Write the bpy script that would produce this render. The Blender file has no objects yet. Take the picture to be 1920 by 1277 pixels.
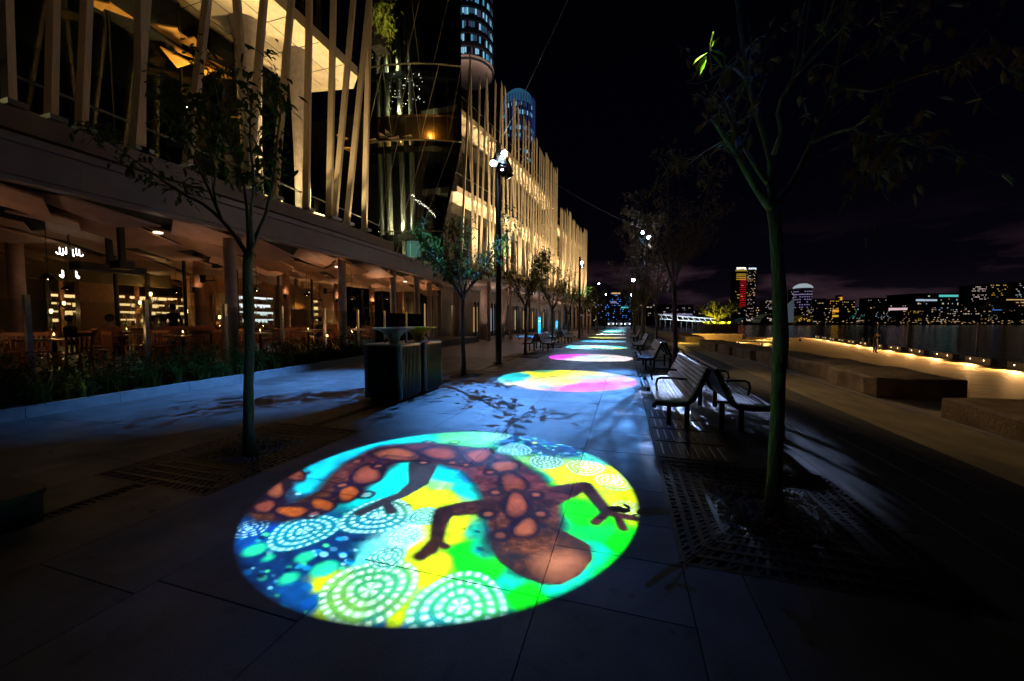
import bpy, bmesh, math, random
import numpy as np
from mathutils import Vector, Matrix, noise
random.seed(7)
R = math.radians
scene = bpy.context.scene
COL = scene.collection

# ------------------------------------------------------------------ camera
CAM_H = 1.5
YAW, PITCH, FPX = R(16.774), R(2.903), 700.0
cam = bpy.data.cameras.new('camera'); camo = bpy.data.objects.new('camera', cam); COL.objects.link(camo)
camo.location = (0, 0, CAM_H); camo.rotation_euler = (R(90) - PITCH, 0, YAW)
cam.lens = 36 * FPX / 1920; cam.sensor_width = 36; cam.clip_start = .05; cam.clip_end = 4000
scene.camera = camo

# ------------------------------------------------------------------ world: night sky with city-lit cloud bank
w = bpy.data.worlds.new('World'); scene.world = w; w.use_nodes = True
nt = w.node_tree; nt.nodes.clear(); N = nt.nodes.new; L = nt.links.new
out = N('ShaderNodeOutputWorld'); bg = N('ShaderNodeBackground'); L(bg.outputs[0], out.inputs[0])
sky = N('ShaderNodeTexSky'); sky.sky_type = 'NISHITA'; sky.sun_disc = False; sky.sun_elevation = R(-4); sky.sun_rotation = R(200)
tc = N('ShaderNodeTexCoord'); sep = N('ShaderNodeSeparateXYZ'); L(tc.outputs['Generated'], sep.inputs[0])
mp = N('ShaderNodeMapping'); mp.inputs['Scale'].default_value = (2.2, 2.2, 9); L(tc.outputs['Generated'], mp.inputs[0])
nz = N('ShaderNodeTexNoise'); nz.inputs['Scale'].default_value = 1.3; nz.inputs['Detail'].default_value = 7; nz.inputs['Roughness'].default_value = .55; L(mp.outputs[0], nz.inputs[0])
cr = N('ShaderNodeValToRGB'); cr.color_ramp.elements[0].position = .47; cr.color_ramp.elements[1].position = .68; L(nz.outputs[0], cr.inputs[0])
def ramp(pts, src):
    r = N('ShaderNodeValToRGB'); e = r.color_ramp.elements
    while len(e) < len(pts): e.new(.5)
    for k, (p, c) in enumerate(pts): e[k].position = p; e[k].color = (*c, 1)
    L(src, r.inputs[0]); return r
band = ramp([(0, (.35,)*3), (.05, (.9,)*3), (.11, (1,)*3), (.155, (.2,)*3), (.22, (0,)*3)], sep.outputs[2])
base = ramp([(0, (.0052, .0034, .0058)), (.12, (.0012, .0009, .0026)), (.3, (.0004, .0005, .0018)), (.8, (.00015, .0002, .0006))], sep.outputs[2])
def vm(op, a, b=None):
    m = N('ShaderNodeMix'); m.data_type = 'RGBA'; m.blend_type = op; m.inputs[0].default_value = 1
    L(a, m.inputs[6])
    if isinstance(b, tuple): m.inputs[7].default_value = (*b, 1)
    else: L(b, m.inputs[7])
    return m.outputs[2]
cl = vm('MULTIPLY', vm('MULTIPLY', cr.outputs[0], band.outputs[0]), (.048, .024, .032))
tot = vm('ADD', cl, base.outputs[0])
L(vm('ADD', tot, vm('MULTIPLY', sky.outputs[0], (.004, .004, .006))), bg.inputs[0]); bg.inputs[1].default_value = 1.0

scene.view_settings.view_transform = 'Standard'; scene.view_settings.look = 'None'
scene.view_settings.exposure = 0; scene.view_settings.gamma = 1; scene.view_settings.use_curve_mapping = False
scene.cycles.use_denoising = True
scene.cycles.max_bounces = 5; scene.cycles.diffuse_bounces = 2; scene.cycles.glossy_bounces = 3; scene.cycles.transparent_max_bounces = 16
scene.cycles.sample_clamp_indirect = 3; scene.cycles.caustics_reflective = False; scene.cycles.caustics_refractive = False

# ------------------------------------------------------------------ pixel -> place (used only to measure positions on the photograph)
_fw = Vector((-math.sin(YAW)*math.cos(PITCH), math.cos(YAW)*math.cos(PITCH), -math.sin(PITCH)))
_rt = Vector((math.cos(YAW), math.sin(YAW), 0)); _up = _rt.cross(_fw)
def ray(px, py): return _rt*((px-960)/FPX) - _up*((py-638.5)/FPX) + _fw
EYE = Vector((0, 0, CAM_H))
def gz(px, py, z=0.0): d = ray(px, py); return EYE + d*((z-CAM_H)/d.z)
def gx(px, py, x): d = ray(px, py); return EYE + d*(x/d.x)
def gy(px, py, y): d = ray(px, py); return EYE + d*(y/d.y)
def gd(px, py, dep): return EYE + ray(px, py)*dep

# ------------------------------------------------------------------ materials
MATS = {}
def mat(name, col, rough=.6, metal=0, var=.2, scale=6, bump=0, bscale=60, spec=.5, rnd=0, stretch=None, coat=0):
    if name in MATS: return MATS[name]
    m = bpy.data.materials.new(name); m.use_nodes = True; t = m.node_tree; b = t.nodes['Principled BSDF']
    b.inputs['Roughness'].default_value = rough; b.inputs['Metallic'].default_value = metal; b.inputs['Specular IOR Level'].default_value = spec
    if coat: b.inputs['Coat Weight'].default_value = coat
    n = t.nodes.new; l = t.links.new
    tc = n('ShaderNodeTexCoord'); src = tc.outputs['Object']
    if stretch:
        mp = n('ShaderNodeMapping'); mp.inputs['Scale'].default_value = stretch; l(src, mp.inputs[0]); src = mp.outputs[0]
    x = n('ShaderNodeTexNoise'); x.inputs['Scale'].default_value = scale; x.inputs['Detail'].default_value = 6; l(src, x.inputs[0])
    r = n('ShaderNodeValToRGB'); r.color_ramp.elements[0].position = .3; r.color_ramp.elements[1].position = .7
    r.color_ramp.elements[0].color = (*[c*(1-var) for c in col], 1); r.color_ramp.elements[1].color = (*[min(1, c*(1+var)) for c in col], 1)
    l(x.outputs[0], r.inputs[0]); o = r.outputs[0]
    if rnd:
        oi = n('ShaderNodeObjectInfo'); mr = n('ShaderNodeMapRange'); mr.inputs[3].default_value = 1-rnd; mr.inputs[4].default_value = 1+rnd
        l(oi.outputs['Random'], mr.inputs[0]); mx = n('ShaderNodeMix'); mx.data_type = 'RGBA'; mx.blend_type = 'MULTIPLY'; mx.inputs[0].default_value = 1
        l(o, mx.inputs[6]); l(mr.outputs[0], mx.inputs[7]); o = mx.outputs[2]
    l(o, b.inputs['Base Color'])
    if bump:
        y = n('ShaderNodeTexNoise'); y.inputs['Scale'].default_value = bscale; y.inputs['Detail'].default_value = 5; l(src, y.inputs[0])
        bp = n('ShaderNodeBump'); bp.inputs['Strength'].default_value = bump; bp.inputs['Distance'].default_value = .02; l(y.outputs[0], bp.inputs['Height']); l(bp.outputs[0], b.inputs['Normal'])
        rr = n('ShaderNodeMapRange'); rr.inputs[3].default_value = max(.05, rough-.12); rr.inputs[4].default_value = min(1, rough+.12); l(x.outputs[0], rr.inputs[0]); l(rr.outputs[0], b.inputs['Roughness'])
    MATS[name] = m; return m
def emit(name, col, s):
    if name in MATS: return MATS[name]
    m = bpy.data.materials.new(name); m.use_nodes = True; t = m.node_tree; t.nodes.clear()
    o = t.nodes.new('ShaderNodeOutputMaterial'); e = t.nodes.new('ShaderNodeEmission'); e.inputs[0].default_value = (*col, 1); e.inputs[1].default_value = s
    t.links.new(e.outputs[0], o.inputs[0]); MATS[name] = m; return m
def glass(name, tint=(.75, .8, .78), refl=1.0, ior=1.5):
    if name in MATS: return MATS[name]
    m = bpy.data.materials.new(name); m.use_nodes = True; t = m.node_tree; t.nodes.clear(); n = t.nodes.new; l = t.links.new
    o = n('ShaderNodeOutputMaterial'); mx = n('ShaderNodeMixShader'); tr = n('ShaderNodeBsdfTransparent'); gl = n('ShaderNodeBsdfGlossy'); fr = n('ShaderNodeFresnel')
    tr.inputs[0].default_value = (*tint, 1); gl.inputs['Roughness'].default_value = .02; gl.inputs[0].default_value = (refl,)*3+(1,); fr.inputs[0].default_value = ior
    l(fr.outputs[0], mx.inputs[0]); l(tr.outputs[0], mx.inputs[1]); l(gl.outputs[0], mx.inputs[2]); l(mx.outputs[0], o.inputs[0]); MATS[name] = m; return m

# ------------------------------------------------------------------ object helpers
def tag(o, label=None, cat=None, group=None, kind=None):
    if label: o['label'] = label
    if cat: o['category'] = cat
    if group: o['group'] = group
    if kind: o['kind'] = kind
    return o
def thing(name, loc, label, cat, group=None, rz=0):
    o = bpy.data.objects.new(name, None); COL.objects.link(o); o.location = loc; o.rotation_euler = (0, 0, rz); o.empty_display_size = .2
    return tag(o, label, cat, group)
def root_loc(p):
    v = Vector((0, 0, 0))
    while p is not None: v = v + p.location; p = p.parent
    return v
class MB:
    def __init__(s): s.v = []; s.f = []; s.mi = []; s.cur = 0
    def add(s, vs, fs):
        k = len(s.v); s.v += [tuple(p) for p in vs]
        for f in fs: s.f.append(tuple(k+i for i in f)); s.mi.append(s.cur)
        return s
    def hexa(s, p): return s.add(p, [(0, 3, 2, 1), (4, 5, 6, 7), (0, 1, 5, 4), (1, 2, 6, 5), (2, 3, 7, 6), (3, 0, 4, 7)])
    def box(s, x0, x1, y0, y1, z0, z1): return s.hexa([(x0, y0, z0), (x1, y0, z0), (x1, y1, z0), (x0, y1, z0), (x0, y0, z1), (x1, y0, z1), (x1, y1, z1), (x0, y1, z1)])
    def cbox(s, c, d, rz=0, rx=0):
        m = Matrix.Rotation(rz, 3, 'Z') @ Matrix.Rotation(rx, 3, 'X'); q = [Vector((x, y, z)) for z in (-.5, .5) for x, y in ((-.5, -.5), (.5, -.5), (.5, .5), (-.5, .5))]
        return s.hexa([Vector(c) + m @ Vector((p.x*d[0], p.y*d[1], p.z*d[2])) for p in q])
    def beam(s, a, b, wd, ht, upv=(0, 0, 1), w2=None, h2=None):
        a = Vector(a); b = Vector(b); t = (b-a).normalized(); u = Vector(upv); sd = t.cross(u)
        if sd.length < 1e-4: sd = t.cross(Vector((1, 0, 0)))
        sd.normalize(); u = sd.cross(t); w2 = wd if w2 is None else w2; h2 = ht if h2 is None else h2
        q = [(-1, -1), (1, -1), (1, 1), (-1, 1)]
        return s.hexa([a + sd*(i*wd/2) + u*(j*ht/2) for i, j in q] + [b + sd*(i*w2/2) + u*(j*h2/2) for i, j in q])
    def tube(s, pts, rad, n=8, cap=True):
        pts = [Vector(p) for p in pts]
        if not isinstance(rad, (list, tuple)): rad = [rad]*len(pts)
        vs = []; fs = []; ref = Vector((.31, .17, .93)).normalized(); pu = None
        for i, p in enumerate(pts):
            t = (pts[min(i+1, len(pts)-1)] - pts[max(i-1, 0)]).normalized()
            u = t.cross(ref if abs(t.dot(ref)) < .95 else Vector((1, 0, 0))) if pu is None else (pu - t*pu.dot(t))
            u.normalize(); pu = u; v = t.cross(u)
            for k in range(n): a = 2*math.pi*k/n; vs.append(p + u*(math.cos(a)*rad[i]) + v*(math.sin(a)*rad[i]))
        for i in range(len(pts)-1):
            for k in range(n): fs.append((i*n+k, i*n+(k+1) % n, (i+1)*n+(k+1) % n, (i+1)*n+k))
        if cap: fs += [tuple(range(n-1, -1, -1)), tuple(range((len(pts)-1)*n, len(pts)*n))]
        return s.add(vs, fs)
    def lathe(s, c, prof, n=20, a0=0, a1=2*math.pi):
        full = abs(a1-a0) > 6.28; m = n if full else n+1; vs = []; fs = []; c = Vector(c)
        for r, z in prof:
            for k in range(m): a = a0+(a1-a0)*k/n; vs.append(c + Vector((math.cos(a)*r, math.sin(a)*r, z)))
        for i in range(len(prof)-1):
            for k in range(n): q = (k+1) % m; fs.append((i*m+k, i*m+q, (i+1)*m+q, (i+1)*m+k))
        return s.add(vs, fs)
    def prism(s, poly, z0, z1):
        n = len(poly)
        return s.add([(x, y, z0) for x, y in poly] + [(x, y, z1) for x, y in poly], [tuple(range(n-1, -1, -1)), tuple(range(n, 2*n))] + [(i, (i+1) % n, n+(i+1) % n, n+i) for i in range(n)])
    def quad(s, a, b, c, d): return s.add([a, b, c, d], [(0, 1, 2, 3)])
    def mesh(s, name, mats, off=(0, 0, 0), smooth=False):
        me = bpy.data.meshes.new(name); o = Vector(off)
        me.from_pydata([tuple(Vector(p)-o) for p in s.v], [], s.f)
        for m in (mats if isinstance(mats, (list, tuple)) else [mats]): me.materials.append(m)
        if any(s.mi): me.polygons.foreach_set('material_index', s.mi)
        if smooth: me.polygons.foreach_set('use_smooth', [True]*len(me.polygons))
        me.update(); return me
    def build(s, name, mats, parent=None, world=True, smooth=False, loc=None):
        """one mesh object; with world=True its points are in scene metres whatever the parent's place"""
        if parent is not None:
            o = bpy.data.objects.new(name, s.mesh(name, mats, root_loc(parent) if world else (0, 0, 0), smooth)); o.parent = parent
        else:
            lc = Vector(loc) if loc is not None else Vector((0, 0, 0))
            o = bpy.data.objects.new(name, s.mesh(name, mats, lc if world else (0, 0, 0), smooth)); o.location = lc
        COL.objects.link(o)
        if smooth and len(s.f) > 20:
            pass
        return o
def inst(name, me, parent=None, loc=(0, 0, 0), rot=(0, 0, 0), sc=(1, 1, 1)):
    o = bpy.data.objects.new(name, me); COL.objects.link(o); o.parent = parent; o.location = loc; o.rotation_euler = rot; o.scale = sc; return o
def dup(o, loc=None, rz=None, label=None, parent=None, sc=None):
    c = o.copy(); COL.objects.link(c); c.parent = parent
    if loc is not None: c.location = loc
    if rz is not None: c.rotation_euler = (0, 0, rz)
    if sc is not None: c.scale = (sc,)*3
    if label: c['label'] = label
    for ch in o.children: dup(ch, parent=c)
    return c
def lamp(name, kind, loc, power, col, parent=None, aim=None, size=.05, cone=None, blend=.5):
    l = bpy.data.lights.new(name, kind); l.energy = power; l.color = col
    if kind in ('POINT', 'SPOT'): l.shadow_soft_size = size
    if kind == 'SPOT': l.spot_size = R(cone or 90); l.spot_blend = blend
    o = bpy.data.objects.new(name, l); COL.objects.link(o); o.parent = parent
    o.location = Vector(loc) - (root_loc(parent) if parent else Vector((0, 0, 0)))
    if aim is not None: o.rotation_euler = (Vector(aim)-Vector(loc)).to_track_quat('-Z', 'Y').to_euler()
    return o

# ------------------------------------------------------------------ shared materials
def paver_mat():
    m = bpy.data.materials.new('granite_paver'); m.use_nodes = True; t = m.node_tree; b = t.nodes['Principled BSDF']; n = t.nodes.new; l = t.links.new
    ge = n('ShaderNodeNewGeometry'); P = ge.outputs['Position']
    def nz(s, d=5): x = n('ShaderNodeTexNoise'); x.inputs['Scale'].default_value = s; x.inputs['Detail'].default_value = d; l(P, x.inputs[0]); return x.outputs[0]
    def rp(src, a, b_, c0, c1):
        r = n('ShaderNodeValToRGB'); r.color_ramp.elements[0].position = a; r.color_ramp.elements[1].position = b_; r.color_ramp.elements[0].color = (*c0, 1); r.color_ramp.elements[1].color = (*c1, 1); l(src, r.inputs[0]); return r.outputs[0]
    def mul(a, c):
        x = n('ShaderNodeMix'); x.data_type = 'RGBA'; x.blend_type = 'MULTIPLY'; x.inputs[0].default_value = 1; l(a, x.inputs[6]); l(c, x.inputs[7]); return x.outputs[2]
    grain = rp(nz(190, 3), .34, .66, (.065, .068, .072), (.165, .17, .175)); stain = rp(nz(1.7, 7), .36, .60, (.62, .60, .58), (1.06, 1.06, 1.06)); blot = rp(nz(7.5, 4), .60, .70, (1, 1, 1), (.70, .69, .68))
    vo = n('ShaderNodeTexVoronoi'); vo.inputs['Scale'].default_value = 3.1; l(P, vo.inputs['Vector']); gum = rp(vo.outputs['Distance'], .045, .065, (.45, .45, .45), (1, 1, 1))
    oi = n('ShaderNodeObjectInfo'); mr = n('ShaderNodeMapRange'); mr.inputs[3].default_value = .74; mr.inputs[4].default_value = 1.22; l(oi.outputs['Random'], mr.inputs[0])
    c = mul(mul(mul(grain, stain), blot), gum); l(mul(c, mr.outputs[0]), b.inputs['Base Color'])
    rr = n('ShaderNodeMapRange'); rr.inputs[1].default_value = .3; rr.inputs[2].default_value = .7; rr.inputs[3].default_value = .42; rr.inputs[4].default_value = .68; l(nz(2.6, 6), rr.inputs[0]); l(rr.outputs[0], b.inputs['Roughness'])
    bp = n('ShaderNodeBump'); bp.inputs['Strength'].default_value = .35; bp.inputs['Distance'].default_value = .004; l(nz(150, 3), bp.inputs['Height']); l(bp.outputs[0], b.inputs['Normal']); MATS['granite_paver'] = m; return m
paver = paver_mat()
dark_paver = mat('dark_paver', (.05, .05, .054), .6, var=.3, scale=20, bump=.25, bscale=160, rnd=.2)
joint = mat('joint_sand', (.03, .03, .03), .9)
cast_iron = mat('cast_iron', (.045, .04, .04), .45, .6, var=.35, scale=30, bump=.3, bscale=120)
gravel_m = mat('gravel', (.48, .42, .33), .9, var=.5, scale=90, bump=.6, bscale=120)
bark = mat('bark', (.075, .066, .055), .85, var=.4, scale=9, bump=.9, bscale=45, stretch=(1, 1, .35))
def leafy(m, k=.4):
    t = m.node_tree; b = t.nodes['Principled BSDF']; o = t.nodes['Material Output']; mx = t.nodes.new('ShaderNodeMixShader'); tr = t.nodes.new('ShaderNodeBsdfTranslucent'); mx.inputs[0].default_value = k
    src = b.inputs['Base Color'].links[0].from_socket; t.links.new(src, tr.inputs[0]); t.links.new(b.outputs[0], mx.inputs[1]); t.links.new(tr.outputs[0], mx.inputs[2]); t.links.new(mx.outputs[0], o.inputs[0]); return m
bark_pale = mat('bark_pale', (.105, .092, .08), .85, var=.45, scale=9, bump=.9, bscale=38, stretch=(1, 1, .3))
leaf_dark = mat('leaf_dark', (.05, .075, .010), .8, spec=.15, var=.4, scale=3)
leaf_mid = mat('leaf_mid', (.085, .115, .014), .75, spec=.2, var=.45, scale=3)
leaf_dry = mat('leaf_dry', (.07, .052, .028), .6, var=.45, scale=3)
for _m in (leaf_dark, leaf_mid, leaf_dry): leafy(_m)
fin_paint = mat('fin_timber', (.66, .55, .41), .55, var=.16, scale=5, bump=.2, bscale=40, stretch=(6, 6, .5))
cream = mat('cream_panel', (.62, .53, .40), .6, var=.12, scale=3)
stone_pale = mat('pale_stone', (.36, .31, .30), .6, var=.15, scale=8, bump=.15, bscale=90)
column_m = mat('column_concrete', (.40, .34, .31), .6, var=.18, scale=5, bump=.15, bscale=60)
steel_dark = mat('dark_steel', (.03, .03, .032), .4, .7, var=.3, scale=14)
steel = mat('brushed_steel', (.4, .4, .4), .32, .95, var=.15, scale=20)
mullion_m = mat('bronze_mullion', (.42, .36, .26), .4, .5, var=.15)
dark_wall = mat('dark_wall', (.035, .033, .03), .6, var=.3, scale=3)
timber_warm = mat('warm_timber', (.30, .15, .075), .5, var=.3, scale=4, bump=.15, bscale=30, stretch=(1, 8, 1))
timber_grey = mat('grey_timber', (.21, .175, .15), .6, var=.3, scale=7, bump=.3, bscale=40, stretch=(12, 1, 12))
sandstone = mat('sandstone', (.30, .205, .115), .85, var=.35, scale=4, bump=.7, bscale=22)
glass_clear = glass('clear_glass', (.86, .9, .88), .8, 1.25); glass_dark = glass('tinted_glass', (.35, .4, .38))
# ------------------------------------------------------------------ projected pictures: drawn as arrays in ground metres, thrown by real spot lamps
def grid(c, rad, n):
    a = (np.arange(n)+.5)/n*2-1
    X, Y = np.meshgrid(c[0]+rad*a, c[1]+rad*a); return X, Y
def gpts(pts, z): return [(lambda p: (p.x, p.y))(gz(z[0]+a/z[2], z[1]+b/z[2])) for a, b in pts]
def idw(X, Y, seeds, z, pw=4.5):
    P = gpts([s[:2] for s in seeds], z); num = np.zeros(X.shape+(3,)); den = np.zeros(X.shape)
    for (px, py), s in zip(P, seeds):
        wgt = 1/(((X-px)**2+(Y-py)**2)+.0025)**(pw/2); num += wgt[..., None]*np.array(s[2]); den += wgt
    return num/den[..., None]
def stroke(X, Y, pts, rads):
    d = np.full(X.shape, 9.)
    if len(pts) == 1: return np.hypot(X-pts[0][0], Y-pts[0][1])-rads[0]
    for (a, b), (r0, r1) in zip(zip(pts, pts[1:]), zip(rads, rads[1:])):
        dx, dy = b[0]-a[0], b[1]-a[1]; t = np.clip(((X-a[0])*dx+(Y-a[1])*dy)/(dx*dx+dy*dy+1e-9), 0, 1)
        d = np.minimum(d, np.hypot(X-a[0]-t*dx, Y-a[1]-t*dy)-(r0+(r1-r0)*t))
    return d
def poly_mask(X, Y, pts):
    ins = np.zeros(X.shape, bool); n = len(pts)
    for i in range(n):
        (x0, y0), (x1, y1) = pts[i], pts[(i+1) % n]
        c = ((y0 > Y) != (y1 > Y)) & (X < (x1-x0)*(Y-y0)/((y1-y0) if abs(y1-y0) > 1e-9 else 1e-9)+x0); ins ^= c
    return ins
def blur(A, k):
    for _ in range(k):
        A = (A + np.roll(A, 1, 0) + np.roll(A, -1, 0) + np.roll(A, 1, 1) + np.roll(A, -1, 1))/5
    return A
def over(img, m, col): m = np.clip(m, 0, 1)[..., None]; return img*(1-m) + np.array(col)*m
def soft(d, e=.012): return np.clip(.5-d/(2*e), 0, 1)
def vnoise(n, cells, seed):
    rg = np.random.RandomState(seed); g = rg.rand(cells+2, cells+2); t = np.linspace(0, cells, n, endpoint=False); i = t.astype(int); f = t-i; f = f*f*(3-2*f)
    a = g[np.ix_(i, i)]*(1-f)[None, :] + g[np.ix_(i, i+1)]*f[None, :]; b = g[np.ix_(i+1, i)]*(1-f)[None, :] + g[np.ix_(i+1, i+1)]*f[None, :]
    return a*(1-f)[:, None] + b*f[:, None]
def to_image(name, arr):
    n = arr.shape[0]; im = bpy.data.images.new(name, n, n, alpha=False, float_buffer=True); im.colorspace_settings.name = 'Linear Rec.709'
    px = np.ones((n, n, 4), np.float32); px[..., :3] = arr; im.pixels.foreach_set(px.ravel()); im.update(); im.pack(); return im
def rim(X, Y, c, rad, e=.012): return soft(np.hypot(X-c[0], Y-c[1])-rad, e)

def art_lizard():
    c, rad, n = (-1.50, 3.09), 1.61, 900; Zm = (400, 780, 2.2326); X, Y = grid(c, rad*1.04, n); rg = np.random.RandomState(4)
    cy, gr, ye, nv, te, wh = (0, .62, .85), (.03, 1.0, .02), (.72, .95, .0), (.0, .055, .17), (.0, .62, .42), (.55, .95, 1.0)
    seeds = [(400, 290, cy), (430, 240, cy), (620, 150, cy), (720, 110, cy), (800, 90, (0, .7, .7)), (780, 280, (0, .8, .8)), (700, 310, (0, .7, .75)), (1000, 260, cy), (1080, 260, (0, .45, .8)), (1060, 80, (.2, .95, .3)),
        (1330, 100, nv), (1420, 100, nv), (1500, 140, nv), (1600, 190, (.1, .4, .3)), (1440, 250, ye), (1470, 290, ye), (1380, 260, te), (1430, 300, (.1, .9, .1)), (1600, 220, ye), (1700, 340, ye), (1760, 380, ye), (1550, 420, gr), (1500, 400, gr), (1700, 540, gr), (1660, 620, gr), (1600, 500, (.05, .95, .15)),
        (1480, 650, te), (1600, 560, te), (1630, 610, (0, .8, .3)), (1420, 430, te), (1440, 720, te), (1350, 790, gr), (1300, 740, gr), (1150, 650, gr), (1060, 600, gr), (1030, 560, gr), (1120, 560, (0, .35, .25)), (1100, 480, (.05, .4, .3)), (1250, 690, te),
        (950, 330, ye), (860, 330, ye), (960, 290, (.3, .9, .3)), (1010, 470, ye), (980, 520, ye), (930, 610, ye), (880, 640, ye), (850, 560, ye), (1050, 300, (0, .7, .7)),
        (800, 540, wh), (720, 570, (.3, .8, .9)), (650, 590, (.2, .7, .7)), (560, 490, nv), (480, 560, nv), (400, 620, nv), (250, 650, nv), (170, 640, nv), (300, 560, nv), (540, 600, nv), (350, 740, (0, .1, .3)), (420, 780, (0, .12, .4)), (130, 500, (0, .14, .45)), (120, 420, (0, .2, .6)), (230, 470, (0, .1, .4)),
        (650, 700, (.15, .75, .35)), (500, 780, ye), (480, 700, ye), (740, 690, (.2, .8, .6)), (560, 840, ye), (1000, 800, (.1, .7, .4)), (760, 850, ye), (840, 880, (.1, .3, .9)), (930, 890, (0, .2, .9)), (1150, 840, (.2, .85, .2)), (1210, 870, (0, .3, .3)), (690, 870, (0, .1, .4)),
        (280, 330, (.05, .07, .12)), (250, 430, (.02, .12, .3)), (200, 330, (.02, .15, .3)), (480, 140, (0, .45, .6))]
    img = idw(X, Y, seeds, Zm, 6.5)
    img *= (.52 + .5*vnoise(n, 46, 2) + .45*vnoise(n, 130, 3))[..., None]
    # speckle of little dots over the dark blue field
    dark = (img.sum(-1) < .62)
    for k in range(2300):
        i, j = rg.randint(0, n, 2)
        if dark[i, j]:
            r = rg.uniform(2.2, 7.0); y0, y1, x0, x1 = max(0, i-12), i+12, max(0, j-12), j+12
            yy, xx = np.mgrid[y0:min(y1, n), x0:min(x1, n)]; m = soft(np.hypot((yy-i)*1.0, (xx-j)*.75+(yy-i)*.3)-r, 1.4)*rg.uniform(.25, 1)
            img[y0:y1, x0:x1] = over(img[y0:y1, x0:x1], m, [(.05, .4, .8), (.35, .75, 1.0), (.0, .2, .5), (.0, .012, .05), (.15, .7, .4)][rg.randint(5)])
    for (a, b, r) in [(175, 560, .07), (385, 590, .055), (465, 640, .075), (315, 680, .05), (1345, 112, .03), (230, 595, .03)]:
        img = over(img, soft(stroke(X, Y, gpts([(a, b)], Zm), [r]), .02), (.1, .72, .45) if a < 1000 else (.6, .8, .05))
    # concentric dotted rings
    for (a, b, rz, squash, k1, k2) in [(380, 480, 140, 1, (.55, .95, 1), (.0, .45, .6)), (690, 415, 150, 1, (.6, .95, 1), (.02, .4, .5)), (885, 420, 75, 1, (.5, .95, 1), (.1, .5, .5)), (1178, 86, 62, 1, (.6, 1, .95), (.0, .3, .4)), (1262, 140, 74, 1, (.6, 1, 1), (.02, .35, .45)), (1392, 192, 76, 1, (.65, 1, 1), (.1, .4, .4)), (1555, 215, 84, 1, (.75, 1, .75), (.35, .6, .05)), (1680, 275, 84, 1, (.7, 1, .8), (.5, .7, .0)), (1745, 395, 84, 1, (.7, 1, .8), (.55, .75, .0)),
            (655, 725, 205, 1, (.7, 1, .8), (.12, .5, .25)), (1030, 795, 215, 1, (.6, 1, .95), (.10, .5, .25)), (805, 500, 66, 1, (.75, 1, 1), (.3, .75, .6)), (150, 470, 80, 1, (.45, .8, 1), (0, .1, .4)), (730, 590, 80, 1, (.6, .95, .9), (.1, .5, .4))]:
        (gx0, gy0) = gpts([(a, b)], Zm)[0]; (gx1, _), = gpts([(a+rz, b)], Zm); rr = abs(gx1-gx0)
        dx, dy = X-gx0, Y-gy0; rho = np.hypot(dx, dy)/rr*(1+.06*np.sin(3*np.arctan2(dy, dx)+a)); an = np.arctan2(dy, dx)
        img = over(img, soft(rho-1.02, .06)*.8, np.array(k2)*.7)
        for q, (rb, wd) in enumerate([(.12, .12), (.40, .075), (.66, .075), (.92, .075)]):
            nd = max(5, int(2*math.pi*rb*rr/.052)); dots = .55+.55*np.cos(an*nd+q*2.3+a)*(.8+.4*np.sin(an*3+q))
            img = over(img, soft(np.abs(rho-rb)-wd*.9, .03)*np.clip(dots*1.2, .12, 1), np.array(k1)*.95)
    lum = img.mean(-1, keepdims=True); img = np.clip(lum+(img-lum)*1.2, 0, None)**1.25*1.7
    # the goanna
    def st(pts, rz): # radii in metres
        return stroke(X, Y, gpts(pts, Zm), rz)
    tail = st([(345, 225), (285, 275), (225, 330), (200, 375), (250, 405), (330, 400), (430, 360), (520, 320), (590, 255), (650, 200), (740, 155)], [.03, .10, .13, .12, .12, .13, .155, .18, .24, .25, .27])
    body = st([(740, 155), (880, 145), (1020, 165), (1150, 200), (1240, 270), (1290, 350), (1300, 440), (1290, 500)], [.27, .26, .28, .29, .31, .31, .27, .22])
    hd = gpts([(1165, 480), (1230, 455), (1390, 440), (1480, 490), (1570, 540), (1585, 600), (1530, 665), (1450, 705), (1370, 700), (1280, 665), (1200, 610), (1165, 550)], Zm)
    head = np.where(poly_mask(X, Y, hd), -.1, .1); head = blur(head, 14)
    legs = np.minimum.reduce([st([(1200, 375), (1060, 385), (970, 400), (945, 455), (935, 520), (905, 560)], [.13, .11, .085, .06, .05, .06]), st([(935, 530), (975, 548)], [.04, .03]), st([(905, 560), (870, 585)], [.05, .05]),
        st([(1370, 350), (1470, 315), (1555, 290), (1600, 345), (1640, 395), (1690, 415), (1770, 430)], [.15, .13, .07, .06, .055, .05, .035]), st([(1650, 400), (1600, 445)], [.04, .045]), st([(1690, 415), (1715, 470)], [.035, .04])])
    hind = np.minimum.reduce([st([(880, 200), (860, 280), (790, 330), (720, 355), (660, 385), (615, 405)], [.16, .10, .06, .055, .05, .05]), st([(720, 355), (745, 400)], [.04, .045])])
    rf = np.random.RandomState(12); fur = np.clip(vnoise(n, 60, 9)*.35 + vnoise(n, 150, 5)*.35 + vnoise(n, 300, 6)*.55 - .12, 0, 1.1)
    allb = np.minimum.reduce([tail, body, head])
    img = over(img, soft(allb-.07, .045)*.9, (.008, .015, .04))           # dark halo
    img = over(img, soft(hind, .015), (.03, .035, .05)); img = over(img, soft(legs-.012, .03)*.7, (.03, .02, .01))
    brown = np.stack([.02+.25*fur**1.5, .006+.075*fur**1.5, .003+.03*fur**1.5], -1); pur = np.stack([.02+.27*fur**1.5, .004+.055*fur**1.5, .016+.10*fur**1.5], -1)
    mott = (.22+1.0*vnoise(n, 22, 15)*(.4+.6*vnoise(n, 70, 16)))[..., None]; brown = brown*mott*1.15; pur = pur*mott*1.25
    tmix = np.clip((Y-2.5)/1.2, 0, 1)[..., None]; skin = brown*(1-tmix)+pur*tmix
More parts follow.
